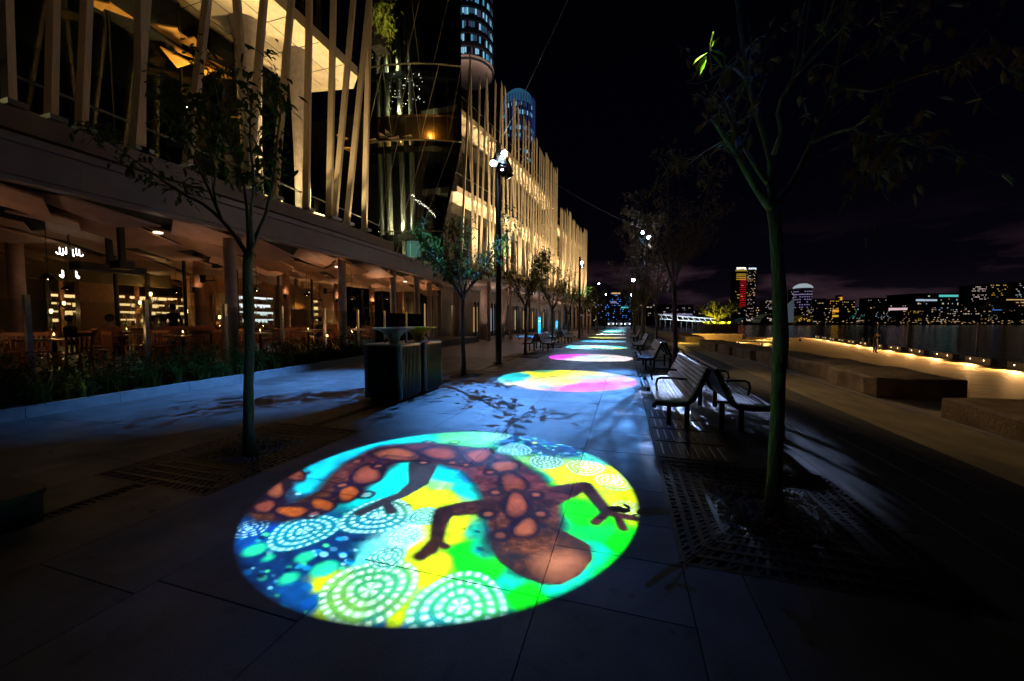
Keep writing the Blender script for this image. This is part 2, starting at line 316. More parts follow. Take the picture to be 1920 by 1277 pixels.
    m = soft(allb, .02)[..., None]; img = img*(1-m)+skin*m
    m = soft(legs, .015)[..., None]; img = img*(1-m)+(skin*.5)*m
    # chain of patches with dark outlines along the back
    chain = [(335, 240, 40, 30), (255, 305, 44, 34), (215, 378, 44, 26), (330, 400, 60, 26), (455, 372, 50, 26), (565, 322, 46, 30), (640, 245, 52, 42), (765, 160, 84, 28), (950, 153, 82, 26), (1105, 165, 60, 28), (1215, 212, 50, 30), (1252, 282, 50, 44), (1268, 372, 50, 48), (1310, 468, 48, 40)]
    cp = [np.array(p) for p in gpts([q[:2] for q in chain], Zm)]; wds = [abs(gpts([(q[0]+q[2], q[1])], Zm)[0][0]-gpts([q[:2]], Zm)[0][0]) for q in chain]
    for sg in (1, -1):
        path = []
        for i, p in enumerate(cp):
            t = cp[min(i+1, len(cp)-1)]-cp[max(i-1, 0)]; t = t/np.linalg.norm(t); nn_ = np.array([-t[1], t[0]])
            path.append(tuple(p+nn_*sg*(wds[i]*1.0+.05)))
            if i < len(cp)-1: path.append(tuple((p+cp[i+1])/2+nn_*sg*.015))
        sm = path
        for _ in range(2):
            q = [sm[0]]
            for u, v in zip(sm, sm[1:]): q += [(u[0]*.75+v[0]*.25, u[1]*.75+v[1]*.25), (u[0]*.25+v[0]*.75, u[1]*.25+v[1]*.75)]
            sm = q+[sm[-1]]
        img = over(img, soft(stroke(X, Y, sm, [.034]*len(sm)), .018)*.97, (.012, .004, .02))
    for i, (a, b, rw, rh) in enumerate(chain):
        (ax, ay), (bx, by), (cx, cy_), (dx_, dy_) = gpts([(a-rw*.8, b), (a+rw*.8, b), (a, b-rh*.8), (a, b+rh*.8)], Zm)
        ux, uy, vx, vy = (bx-ax)/2, (by-ay)/2, (cx-dx_)/2, (cy_-dy_)/2; mx_, my_ = (ax+bx)/2, (cy_+dy_)/2; det = ux*vy-uy*vx
        pu = ((X-mx_)*vy-(Y-my_)*vx)/det; pv = (ux*(Y-my_)-uy*(X-mx_))/det; an_ = np.arctan2(pv, pu); q_ = np.sqrt(pu**2+pv**2)*(1+.13*np.sin(2*an_+i*1.7)+.08*np.sin(3*an_+i)); d = (q_-1)*.11
        img = over(img, soft(d-.06, .02), (.008, .003, .014)); o = [(.40, .095, .05), (.46, .125, .055), (.34, .075, .05)][i % 3] if i not in (3, 4, 5) else (.62, .13, .012)
        img = over(img, soft(d, .035)*(.30+.9*fur), o)
    for a, b in [(540, 290), (600, 190), (690, 210), (880, 195), (1010, 110), (1060, 205), (1160, 235), (900, 110), (1180, 320), (1150, 410), (1200, 500), (1350, 330), (1370, 410), (420, 410), (640, 330), (1000, 195)]:
        q = gpts([(a, b)], Zm); d = stroke(X, Y, q, [.062]); img = over(img, soft(np.abs(d)-.022, .015)*.95, (.01, .004, .016)); img = over(img, soft(d+.03, .012)*.6, (.38, .11, .07))
    img = over(img, soft(st([(690, 200), (720, 165), (830, 175), (900, 130), (1030, 140), (1100, 200), (1190, 190)], [.018]*7), .015)*.9, (.03, .01, .04))
    img = over(img, soft(st([(1250, 590), (1320, 590)], [.05, .03]), .03), (.02, .015, .015)); img = over(img, soft(st([(1180, 510), (1190, 580), (1260, 650), (1370, 690)], [.06, .07, .06, .05]), .07)*.75, (.012, .012, .02)); img = over(img, soft(st([(1400, 470), (1490, 510), (1560, 560)], [.05, .06, .05]), .07)*.75, (.015, .015, .025)); img = over(img, soft(st([(1430, 640), (1480, 610)], [.08, .05]), .10)*.14*(.3+fur), (.50, .2, .12)); img = over(img, soft(st([(1330, 540), (1390, 590)], [.06, .06]), .10)*.1*(.4+fur), (.42, .14, .06)); img = over(img, soft(st([(1430, 545), (1560, 550)], [.035, .02]), .03)*.8, (.03, .02, .015))
    img = over(img, soft(st([(1420, 620), (1500, 600)], [.1, .05]), .08)*.5, (.55, .2, .1))
    img *= rim(X, Y, c, rad, .03)[..., None]
    return c, rad*1.04, to_image('projection_goanna', img)

def art_misc(name, c, rad, seeds, branches, Zm, bcol, n=420, speck=None):
    X, Y = grid(c, rad*1.04, n); img = idw(X, Y, seeds, Zm, 6); img *= (.75+.45*vnoise(n, 24, len(seeds))[..., None]); lum = img.mean(-1, keepdims=True); img = np.clip(lum+(img-lum)*1.3, 0, None)
    for pts, r in branches: img = over(img, soft(stroke(X, Y, gpts(pts, Zm), list(np.linspace(r, r*.4, len(pts)))), .02), bcol)
    if speck:
        rg = np.random.RandomState(speck[1])
        for k in range(speck[0]):
            a, d = rg.uniform(0, 6.28), rad*math.sqrt(rg.rand()); p = (c[0]+d*math.cos(a), c[1]+d*math.sin(a)); b = rg.uniform(0, 6.28); l = rg.uniform(.1, .7)
            img = over(img, soft(stroke(X, Y, [p, (p[0]+l*math.cos(b), p[1]+l*math.sin(b))], [rg.uniform(.03, .12)]*2), .02)*.9, speck[2][rg.randint(len(speck[2]))])
    img *= rim(X, Y, c, rad, .02)[..., None]; return c, rad*1.04, to_image(name, img)
Z5 = (840, 560, 4.571)
MG, WH, YE, TE, PG = (1, .0, .75), (.85, .9, .8), (1, .85, 0), (0, .5, .55), (.6, .9, .5)
def art_two():
    s = [(450, 700, (.3, .85, .9)), (560, 690, (.05, .6, .65)), (640, 655, (.0, .35, .4)), (500, 670, (.1, .6, .65)), (760, 650, YE), (850, 625, (.1, .3, .15)), (900, 635, YE), (1050, 625, YE), (1180, 640, YE), (780, 700, YE), (860, 690, YE), (600, 735, (.9, .85, .4)), (700, 745, (.8, .8, .6)), (950, 695, (1, .9, .2)), (1000, 715, (1, .8, .1)), (900, 740, (1, .55, .1)), (840, 755, (.3, .4, .5)), (930, 772, (.6, .3, .6)), (1000, 775, MG), (1100, 760, MG), (1200, 745, MG), (1300, 760, MG), (1400, 735, MG), (1250, 780, MG), (1500, 735, (1, .05, .6)), (1560, 720, (.7, 0, .5)), (1350, 690, (1, .6, .7)), (1250, 670, PG), (1100, 690, (.85, .9, .4)), (1180, 700, (.9, .6, .6)), (1450, 690, (1, .6, .75)), (1500, 710, (1, .5, .7)), (700, 770, (.9, .5, .7))]
    br = [([(690, 695), (800, 680), (930, 665), (1050, 648), (1150, 632)], .05), ([(880, 665), (960, 680), (1030, 695)], .035), ([(1040, 648), (1100, 660), (1170, 672)], .03), ([(760, 640), (820, 660), (900, 668)], .03), ([(700, 720), (780, 730), (850, 745)], .06)]
    return art_misc('projection_yellow_magenta', (-1.45, 9.7), 1.78, s, br, Z5, (.05, .12, .08), 600)
def art_three():
    s = [(870, 505, MG), (930, 490, MG), (1000, 505, MG), (1060, 485, MG), (1120, 478, MG), (960, 515, (.9, .3, .8)), (1050, 515, WH), (1150, 505, WH), (1200, 485, WH), (1300, 490, WH), (1400, 485, (1, .85, .75)), (1500, 490, (1, .85, .7)), (1540, 500, (.9, .8, .75)), (1350, 520, WH), (1200, 525, WH), (1450, 515, (1, .8, .8))]
    br = [([(1120, 480), (1200, 500), (1290, 512), (1420, 500)], .10), ([(1290, 512), (1340, 490), (1430, 476)], .07), ([(1160, 480), (1250, 490), (1300, 478)], .06), ([(1150, 525), (1230, 512), (1290, 512)], .07), ([(1040, 520), (1090, 500), (1130, 482)], .04), ([(900, 500), (960, 495)], .05)]
    return art_misc('projection_white_branches', (-1.38, 16.0), 1.72, s, br, Z5, (.02, .22, .26), 500)
def art_far(k, y, cols, x=-1.6, rad=1.75):
    rg = np.random.RandomState(k); c = (x, y); n = 220; X, Y = grid(c, rad*1.04, n); num = np.zeros((n, n, 3)); den = np.zeros((n, n))
    for i in range(16):
        px, py = c[0]+rg.uniform(-1, 1)*rad, c[1]+rg.uniform(-1, 1)*rad; wg = 1/((X-px)**2+(Y-py)**2+.01)**2; col = cols[min(len(cols)-1, int((px-c[0]+rad)/(2*rad)*len(cols)))] if rg.rand() < .7 else cols[rg.randint(len(cols))]
        num += wg[..., None]*np.array(col); den += wg
    img = num/den[..., None]
    for i in range(9):
        a = rg.uniform(0, 6.28); p = (c[0]+rg.uniform(-.8, .8)*rad, c[1]+rg.uniform(-.8, .8)*rad); q = (p[0]+math.cos(a)*.9, p[1]+math.sin(a)*.9)
        img = over(img, soft(stroke(X, Y, [p, q], [.09, .04]), .03)*.8, (.02, .12, .2) if i % 2 else (.7, .9, .9))
    img *= rim(X, Y, c, rad, .03)[..., None]; return c, rad*1.04, to_image('projection_pattern', img)

def gobo(parent, lens, c, rad, im, power, spill=(.02, .05, .12), spill_r=1.5):
    """spot lamp whose light is patterned by the picture, keystone-corrected onto the paving"""
    dist = (Vector((*c, 0))-Vector(lens)).length
    o = lamp('projector_beam', 'SPOT', lens, power, (1, 1, 1), parent, aim=(*c, 0), size=.004, cone=2*math.degrees(math.atan(rad*spill_r*1.25/dist)), blend=.25)
    l = o.data; l.use_nodes = True; t = l.node_tree; t.nodes.clear(); n = t.nodes.new; k = t.links.new
    ou = n('ShaderNodeOutputLight'); em = n('ShaderNodeEmission'); k(em.outputs[0], ou.inputs[0])
    ge = n('ShaderNodeNewGeometry'); sp = n('ShaderNodeSeparateXYZ'); k(ge.outputs['Incoming'], sp.inputs[0])
    def mth(op, a, b=None):
        m = n('ShaderNodeMath'); m.operation = op
        for i, q in enumerate((a, b)):
            if q is None: continue
            if isinstance(q, (int, float)): m.inputs[i].default_value = q
            else: k(q, m.inputs[i])
        return m.outputs[0]
    comb = n('ShaderNodeCombineXYZ'); dd = []
    for i in range(2):
        hit = mth('MULTIPLY', mth('DIVIDE', sp.outputs[i], sp.outputs[2]), -lens[2])
        off = mth('ADD', hit, lens[i]-c[i]); dd.append(off)
        k(mth('ADD', mth('DIVIDE', off, 2*rad), .5), comb.inputs[i])
    tx = n('ShaderNodeTexImage'); tx.image = im; tx.extension = 'CLIP'; k(comb.outputs[0], tx.inputs[0])
    r2 = mth('SQRT', mth('ADD', mth('MULTIPLY', dd[0], dd[0]), mth('MULTIPLY', dd[1], dd[1])))
    fall = mth('POWER', mth('MAXIMUM', mth('SUBTRACT', 1, mth('DIVIDE', r2, rad*spill_r)), 0), 1.3)
    mx = n('ShaderNodeVectorMath'); mx.operation = 'SCALE'; mx.inputs[0].default_value = spill; k(fall, mx.inputs['Scale'])
    ad = n('ShaderNodeVectorMath'); ad.operation = 'ADD'; k(tx.outputs[0], ad.inputs[0]); k(mx.outputs[0], ad.inputs[1]); k(ad.outputs[0], em.inputs[0]); em.inputs[1].default_value = 1
    return o
# ================================================================== GROUND
def brick_ground():
    m = bpy.data.materials.new('paving_far'); m.use_nodes = True; t = m.node_tree; b = t.nodes['Principled BSDF']; n = t.nodes.new; l = t.links.new
    tc = n('ShaderNodeTexCoord'); mp = n('ShaderNodeMapping'); mp.inputs['Rotation'].default_value = (0, 0, R(90)); l(tc.outputs['Object'], mp.inputs[0])
    br = n('ShaderNodeTexBrick'); br.inputs['Color1'].default_value = (.135, .14, .15, 1); br.inputs['Color2'].default_value = (.165, .17, .18, 1); br.inputs['Mortar'].default_value = (.03, .03, .03, 1)
    br.inputs['Scale'].default_value = 1; br.inputs['Mortar Size'].default_value = .008; br.inputs['Brick Width'].default_value = 1.5; br.inputs['Row Height'].default_value = 1.08; l(mp.outputs[0], br.inputs[0])
    x = n('ShaderNodeTexNoise'); x.inputs['Scale'].default_value = 30; x.inputs['Detail'].default_value = 5; l(tc.outputs['Object'], x.inputs[0])
    mx = n('ShaderNodeMix'); mx.data_type = 'RGBA'; mx.blend_type = 'OVERLAY'; mx.inputs[0].default_value = .35; l(br.outputs[0], mx.inputs[6]); l(x.outputs[0], mx.inputs[7]); l(mx.outputs[2], b.inputs['Base Color'])
    b.inputs['Roughness'].default_value = .55; return m
prom = MB().box(-32, 6.3, -8, 150, -3.4, -.02).build('promenade', brick_ground()); tag(prom, kind='structure')

# granite slabs, each its own piece as far as they can be told apart
def slab_mesh(wx, ly, name='paving_slab', m=paver, h=.022):
    b = bmesh.new(); x, y = wx/2-.0022, ly/2-.0022; e = .002
    vs = [b.verts.new(p) for p in [(-x, -y, -h), (x, -y, -h), (x, y, -h), (-x, y, -h), (-x, -y, -e), (x, -y, -e), (x, y, -e), (-x, y, -e), (-x+e, -y+e, 0), (x-e, -y+e, 0), (x-e, y-e, 0), (-x+e, y-e, 0)]]
    for k in range(4):
        q = (k+1) % 4; b.faces.new((vs[k], vs[q], vs[4+q], vs[4+k])); b.faces.new((vs[4+k], vs[4+q], vs[8+q], vs[8+k]))
    b.faces.new(vs[8:12]); me = bpy.data.meshes.new(name); b.to_mesh(me); me.materials.append(m); b.free(); return me
_slabs = {}
def lay(x0, x1, ys, m=paver, jit=.0006):
    for y0, y1 in zip(ys, ys[1:]):
        key = (round(x1-x0, 3), round(y1-y0, 3), m.name)
        if key not in _slabs: _slabs[key] = slab_mesh(x1-x0, y1-y0, 'paving_slab', m)
        o = inst('paving_slab', _slabs[key], prom, ((x0+x1)/2, (y0+y1)/2, random.uniform(-jit, jit)))
rs = random.Random(5)
PIT = [(2.25, 4.25), (8.5, 10.6), (15.0, 17.0), (21.4, 23.4)]      # tree grates, left row
PITR = [(2.46, 4.3), (8.85, 10.7), (15.2, 17.0), (21.5, 23.4)]
def cuts(y0, y1, steps):
    ys = [y0]
    while ys[-1] < y1-.4: ys.append(round(min(ys[-1]+rs.choice(steps), y1), 3))
    ys[-1] = y1; return ys
xs = [-9.0, -7.9, -6.8, -5.75, -4.95]
for a, b in zip(xs, xs[1:]): lay(a, b, cuts(.2+rs.choice([0, .4, .8]), 14.6, [1.5, 1.5, 1.2, 1.8]))
def gaps(pits, y0, y1):
    r = []; c = y0
    for p in pits:
        if p[0] >= y1: break
        r.append((c, p[0])); c = p[1]
    if c < y1: r.append((c, y1))
    return r
for a, b in [(-4.95, -4.33), (-4.17, -3.45)]:
    for y0, y1 in gaps(PIT, .3, 14.6): lay(a, b, cuts(y0, y1, [1.0, 1.3, .8]))
lay(-3.45, -2.57, cuts(.35, 14.6, [1.15, 1.5, .95])); lay(-2.57, -1.55, [.2, 1.41, 2.62, 3.5, 4.7, 5.9, 7.1, 8.4, 9.6, 10.9, 12.1, 13.4, 14.6])
lay(-1.55, -.43, [.45, 1.92, 3.2, 4.4, 5.66, 6.9, 8.1, 9.3, 10.5, 11.8, 13.1, 14.6]); lay(-.43, .36, [.6, 1.94, 2.42, 2.86, 3.45, 4.39, 5.2, 6.2, 7.1, 8.0, 9.2, 10.4, 11.6, 12.8, 14.6])
for a, b in [(.36, .69), (.69, 1.9)]:
    for y0, y1 in gaps(PITR, .4, 14.6): lay(a, b, cuts(y0, y1, [.9, 1.0, .8]), paver if y0 < 1 else dark_paver)
for a, b in [(1.9, 2.3), (2.3, 2.7), (2.7, 3.1), (3.1, 3.5)]: lay(a, b, cuts(.9, 10.5, [1.2, 1.2, 1.6]), dark_paver, .002)
tag(MB().box(1.9, 3.5, 10.5, 60, -.016, -.004).build('dark_paving_band', dark_paver), kind='structure')
# drain slot along the left tree row
for y0, y1 in gaps(PIT, -.5, 30): pass
drain = thing('drain', (-4.25, 2, 0), 'long narrow slotted drain running through the paving along the left tree row', 'drain')
for y0, y1 in gaps(PIT, -.5, 25):
    mb = MB().box(-4.32, -4.30, y0, y1, -.019, -.002).box(-4.20, -4.18, y0, y1, -.019, -.002); mb.build('edge_strip', cast_iron, drain)
    mb = MB(); k = y0+.02
    while k < y1-.02: mb.box(-4.30, -4.20, k, k+.022, -.019, -.006); k += .05
    mb.build('grating', cast_iron, drain)

# sandy path, edging and gravel on the water side
sand_m = mat('compacted_sand', (.34, .27, .15), .9, var=.3, scale=2.2, bump=.4, bscale=140, stretch=(1.5, .5, 1))
tag(MB().box(3.5, 4.58, -6, 90, -.016, .004).build('sand_path', sand_m), kind='structure')
edg = thing('path_edging', (4.62, 8, 0), 'pale stone edging strip between the sandy path and the sandstone blocks', 'edging')
y = -2.0
while y < 26:
    MB().box(4.58, 4.68, y+.004, y+1.496, -.018, .03).build('edging_stone', stone_pale, edg); y += 1.5
tag(MB().box(4.68, 6.3, -6, 60, -.016, .0).build('gravel_strip', gravel_m), kind='structure')

# ---- tree grates: four mitred cast plates each, slots and ribs joined
def tree_grate(cx, y0, y1, x0, x1, label):
    cy = (y0+y1)/2; t = thing('tree_grate', (cx, cy, 0), label, 'tree grate', 'cast iron tree grates set in the paving')
    o = .27; ring = [(x0, y0), (x1, y0), (x1, y1), (x0, y1)]; inn = [(cx-o, cy-o), (cx+o, cy-o), (cx+o, cy+o), (cx-o, cy+o)]
    for k in range(4):
        A, B = Vector((*ring[k], 0)), Vector((*ring[(k+1) % 4], 0)); D, Cc = Vector((*inn[k], 0)), Vector((*inn[(k+1) % 4], 0))
        mb = MB(); z0, z1 = -.018, .002
        def P(u, v): a = A.lerp(B, u); d = D.lerp(Cc, u); return a.lerp(d, v)
        L_ = (A-D).length; nb = 6; ln = (B-A).length; nu = max(8, int(ln/.075))
        for i in range(nb+1):
            v = i/nb; a, b = P(.004, v), P(.996, v)
            mb.beam(a+Vector((0, 0, -.008)), b+Vector((0, 0, -.008)), .035, .02)
        for j in range(nu+1):
            u = .006+.988*j/nu; mb.beam(P(u, 0)+Vector((0, 0, -.009)), P(u, 1)+Vector((0, 0, -.009)), .022, .016)
        for i in range(nb):
            for j in range(0, nu):
                if (i+j) % 2: mb.beam(P((j+.05)/nu, i/nb)+Vector((0, 0, -.0095)), P((j+.95)/nu, (i+1)/nb)+Vector((0, 0, -.0095)), .016, .014)
        mb.build('grate_plate', cast_iron, t)
    # gravel heaped in the square opening
    mb = MB(); g = random.Random(int(cx*10+cy*7))
    for i in range(480):
        a, b = cx+g.uniform(-1, 1)*o*1.5, cy+g.uniform(-1, 1)*o*1.5; s = g.uniform(.008, .02); z = .004+.03*max(0, 1-math.hypot(a-cx, b-cy)/.35)
        mb.add([(a-s, b, z), (a+s*g.uniform(.4, 1), b-s, z), (a+s, b+s*.7, z), (a, b, z+s*1.3)], [(0, 1, 3), (1, 2, 3), (2, 0, 3)])
    tag(mb.build('gravel', gravel_m, t), kind='stuff')
    tag(MB().box(x0, x1, y0, y1, -.019, -.0175).build('pit_bed', joint, t))
ORD = ['nearest', 'second', 'third', 'fourth']
for i, (a, b) in enumerate(PIT): tree_grate(-4.2, a, b, -4.95, -3.45, f'{ORD[i]} dark tree grate from the camera in the left tree row')
for i, (a, b) in enumerate(PITR): tree_grate(1.13, a, b, .37, 1.89, f'{ORD[i]} dark tree grate from the camera in the right tree row, gravel round the trunk')

# ---- slotted grate panels in front of the benches, light caught on the slot edges painted as pale strips
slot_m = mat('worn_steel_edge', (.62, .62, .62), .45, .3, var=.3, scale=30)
for q, (y0, y1, lb) in enumerate([(4.36, 6.70, 'slotted steel grate panel in front of the nearest bench'), (10.75, 12.75, 'slotted steel grate panel in front of the second bench'), (17.1, 19.0, 'slotted steel grate panel in front of the third bench')]):
    t = thing('slot_grate', (.75, (y0+y1)/2, 0), lb, 'grate', 'slotted grate panels beside the benches'); n = 4; st = (y1-y0)/n
    for r_ in range(n):
        a, b = y0+r_*st+.012, y0+(r_+1)*st-.012; MB().box(.385, 1.16, a, b, .001, .010).build('plate', cast_iron, t)
        for c_ in range(8):
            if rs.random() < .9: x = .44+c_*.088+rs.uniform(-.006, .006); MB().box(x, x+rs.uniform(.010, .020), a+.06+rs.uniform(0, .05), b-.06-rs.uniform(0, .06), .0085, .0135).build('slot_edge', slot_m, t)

# ================================================================== LOWER DECK, WATER, FAR SHORE
def EX(y): return 22.5+(y-30.2)*.198
deck_m = mat('deck_boards', (.44, .34, .20), .6, var=.35, scale=3, bump=.35, bscale=12, stretch=(.25, 7, 1))
deck = MB().prism([(6.3, -8), (EX(-8), -8), (EX(78), 78), (6.3, 78)], -1.6, -1.33).build('lower_boardwalk', joint); tag(deck, kind='structure')
# boards: laid in bays across the deck
bayw = [6.32, 10.3, 14.3, 18.3, 22.3, 26.3, 30.3]
pl_cache = {}
cnt = 0
y = 10.0
mbfar = MB()
while y < 78:
    step = .42
    for a, b in zip(bayw, bayw[1:]):
        b2 = min(b, EX(y)-.02)
        if b2 - a < .3: continue
        if y < 34 and cnt < 270:
            key = round(b2-a, 2)
            if key not in pl_cache: pl_cache[key] = MB().box(0, b2-a-.012, 0, step-.02, -1.328, -1.30).mesh('deck_board', deck_m)
            inst('deck_board', pl_cache[key], deck, (a, y, rs.uniform(-.003, .003))); cnt += 1
        else:
            z = rs.uniform(-.003, .003); mbfar.box(a, b2-.012, y, y+step-.02, -1.328+z, -1.30+z)
    y += step
tag(mbfar.build('deck_board', deck_m, deck), kind='stuff')

def water_mat():
    m = bpy.data.materials.new('harbour_water'); m.use_nodes = True; t = m.node_tree; b = t.nodes['Principled BSDF']; n = t.nodes.new; l = t.links.new
    b.inputs['Base Color'].default_value = (.004, .006, .008, 1); b.inputs['Roughness'].default_value = .12; b.inputs['IOR'].default_value = 1.33
    tc = n('ShaderNodeTexCoord'); mp = n('ShaderNodeMapping'); mp.inputs['Scale'].default_value = (.35, .35, 1); l(tc.outputs['Object'], mp.inputs[0])
    x = n('ShaderNodeTexNoise'); x.inputs['Scale'].default_value = 1.0; x.inputs['Detail'].default_value = 5; l(mp.outputs[0], x.inputs[0])
    bp = n('ShaderNodeBump'); bp.inputs['Strength'].default_value = .22; bp.inputs['Distance'].default_value = 1.7; l(x.outputs[0], bp.inputs['Height']); l(bp.outputs[0], b.inputs['Normal']); return m
tag(MB().add([(5, -300, -3), (2500, -300, -3), (2500, 2500, -3), (5, 2500, -3)], [(0, 1, 2, 3)]).build('harbour_water', water_mat()), kind='structure')
# low headland across the harbour
hill_m = mat('far_shore_ground', (.012, .014, .010), .95, var=.4, scale=.02)
def hill(name, pts, depth, thick):
    """pts: (px, height m) along the far shore at a given view depth"""
    mb = MB(); vs = []
    for i, (px, h) in enumerate(pts):
        p = gd(px, 603, depth); q = gd(px, 603, depth+thick*.45); r = gd(px, 603, depth+thick)
        jit = noise.noise(Vector((px*.03, depth, 0)))*h*.25
        vs += [(p.x, p.y, -3.2), (p.x, p.y, 0), (q.x, q.y, h+jit), (r.x, r.y, h*.6), (r.x, r.y, -3.2)]
    for i in range(len(pts)-1):
        for k in range(4): mb.add([vs[5*i+k], vs[5*i+5+k], vs[5*i+6+k], vs[5*i+1+k]], [(0, 1, 2, 3)])
    tag(mb.build(name, hill_m), kind='structure')
hill('far_shore', [(1180+i*25, h) for i, h in enumerate([6, 8, 8, 10, 10, 12, 14, 14, 16, 16, 18, 20, 20, 18, 20, 22, 22, 24, 26, 28, 28, 30, 30, 32, 32, 34, 36, 42, 46, 46, 50, 50, 50, 50, 50, 48, 48, 46])], 520, 260)
tag(MB().box(-60, 5, 150, 420, -3.4, -.05).build('northern_quay', hill_m), kind='structure')

# ================================================================== SANDSTONE BLOCKS
def rock(name, x0, x1, y0, y1, z0, z1, label, seed, group='sawn sandstone blocks along the path', rz=0):
    b = bmesh.new(); nx, ny, nz_ = max(2, int((x1-x0)/.22)), max(2, int((y1-y0)/.28)), 3
    bmesh.ops.create_cube(b, size=1); bmesh.ops.subdivide_edges(b, edges=b.edges[:], cuts=5, use_grid_fill=True)
    dx, dy, dz = x1-x0, y1-y0, z1-z0
    for v in b.verts:
        p = Vector((v.co.x*dx, v.co.y*dy, v.co.z*dz)); s = Vector((seed*3.1, seed, 0))
        on = [abs(abs(c)-.5) < .01 for c in v.co]; k = 1 if sum(on) < 2 else .45
        d = Vector((noise.noise(p*1.3+s), noise.noise(p*1.3+s+Vector((9, 0, 0))), noise.noise(p*1.6+s+Vector((0, 9, 0)))*.7))*.10*k
        if sum(on) >= 2: d -= Vector([.03*math.copysign(1, c) if o else 0 for c, o in zip(v.co, on)])
        v.co = p+d
    me = bpy.data.meshes.new(name); b.to_mesh(me); b.free(); me.materials.append(sandstone)
    o = bpy.data.objects.new(name, me); COL.objects.link(o); o.location = ((x0+x1)/2, (y0+y1)/2, (z0+z1)/2); o.rotation_euler = (0, 0, rz)
    bv = o.modifiers.new('bevel', 'BEVEL'); bv.width = .02; bv.segments = 2; bv.limit_method = 'ANGLE'
    return tag(o, label, 'stone block', group)
blk = [(4.66, 5.9, 1.0, 4.2, 'sandstone block at the right edge of the frame, nearest the camera'), (4.66, 6.1, 4.3, 7.4, 'long low sandstone block beside the sandy path at the right edge, gap beyond it'), (4.80, 6.2, 9.0, 11.2, 'sandstone block behind the near right tree trunk, its flat end facing the camera'), (4.95, 6.2, 11.26, 14.0, 'sandstone block just beyond the near tree trunk, second from the gap'),
       (4.75, 6.2, 14.06, 16.2, 'sandstone block in the row beyond the bench, third from the gap'), (4.55, 6.1, 16.3, 18.4, 'sandstone block in the row beyond the bench, fourth from the gap'), (4.4, 5.9, 18.5, 20.6, 'sandstone block in the middle of the row behind the benches'), (4.3, 5.7, 20.7, 22.9, 'sandstone block second from the far end of the row'), (4.3, 5.6, 22.95, 25.0, 'pale lit sandstone block ending the row at the far bench'),
       (4.3, 5.6, 30.0, 33.4, 'sandstone block standing apart beyond the row, its side lit yellow'), (4.4, 5.7, 36.0, 39.0, 'small far sandstone block at the promenade edge past the lit paving')]
for i, (a, b, c, d, lb) in enumerate(blk): rock('sandstone_block', a, b, c, d, -.05, .43 if i > 1 else .38, lb, i+2, rz=R([0, 1, -3, -2, 2, 2, 1, 1, 0, 0, 1][i]))
for i, (a, b, c, d) in enumerate([(6.6, 8.0, 11, 14.5), (6.7, 8.2, 15, 18.5), (6.7, 8.0, 19.2, 22.6), (6.6, 8.0, 23.3, 26.5)]):
    rock('sandstone_block', a, b, c, d, -1.35, -.55, ['lower step sandstone block under the gap beside the deck', 'lower step sandstone block second along the deck side', 'lower step sandstone block third along the deck side', 'lower step sandstone block at the far end by the deck'][i], i+30, 'sandstone step blocks down to the deck')

# ================================================================== DECK EDGE: timber kerb blocks with twin lights, mooring posts
lens_e = emit('kerb_light_lens', (1, .62, .30), 16)
proto = thing('deck_kerb_block', (0, 0, 0), 'x', 'kerb block', 'lit timber kerb blocks along the deck edge')
MB().box(-.16, .16, -1.35, 1.35, 0, .42).build('block', timber_grey, proto, world=False)
for yy in (-.72, .72):
    MB().lathe((0, 0, 0), [(.0, 0), (.085, 0), (.085, .02), (.06, .025)], 12).build('light_bezel', steel_dark, proto, world=False)
    o = COL.objects[-1] if False else proto.children[-1]; o.location = (-.16, yy, .26); o.rotation_euler = (0, R(-90), 0)
    l = MB().lathe((0, 0, 0), [(0, .012), (.036, .012), (.036, .02), (0, .02)], 12).build('lens', lens_e, o, world=False)
ang = -math.atan(.198)
KERB = [28.6+4.15*i for i in range(12)]
for i, yy in enumerate(KERB):
    o = proto if i == 0 else dup(proto)
    o.location = (EX(yy)-.25, yy, -1.30); o.rotation_euler = (0, 0, ang)
    o['label'] = (['nearest', 'second', 'third', 'fourth', 'fifth', 'sixth', 'seventh', 'eighth', 'ninth', 'tenth', 'eleventh', 'farthest'][i]) + ' twin-lit timber kerb block along the deck edge counting from the right'
    lamp('kerb_lamp', 'SPOT', (EX(yy)-.75, yy, -.80), 640, (1, .52, .17), None, aim=(EX(yy)-6, yy-.6, -1.5), size=.08, cone=140, blend=.6).parent = None
pp = thing('mooring_post', (0, 0, 0), 'x', 'post', 'pale mooring posts standing at the deck edge')
MB().lathe((0, 0, -2.2), [(.07, 0), (.07, 4.9), (.06, 4.95), (0, 4.96)], 10).build('post', stone_pale, pp, world=False, smooth=True)
MB().lathe((0, 0, 0), [(.085, 2.55), (.085, 2.66), (.07, 2.70)], 10).build('cap', steel, pp, world=False)
for i, (px, yb) in enumerate([(1831, 34.5), (1700, 44.5), (1610, 41.7), (1547, 63)]):
    o = pp if i == 0 else dup(pp)
    p = gz(px, 603+CAM_H*0+ (2.8*700/(yb)), -1.3); o.location = (max(p.x, EX(p.y)+.15), p.y, -1.3)
    o['label'] = ['rightmost pale mooring post at the deck edge, tallest in view', 'pale mooring post between the photographer and the right edge', 'pale mooring post just left of the photographer', 'farthest pale mooring post by the end of the deck lights'][i]
for i, px in enumerate([1618, 1629]):
    p = gz(px, 647, -1.3); t = MB().lathe((0, 0, 0), [(.09, 0), (.09, .8), (.07, .86), (0, .87)], 10).build('bollard', stone_pale, world=False, smooth=True); t.location = p
    tag(t, ['short pale bollard left of the photographer, the left one of two', 'short pale bollard left of the photographer, the nearer to him of two'][i], 'bollard', 'short bollards on the deck')
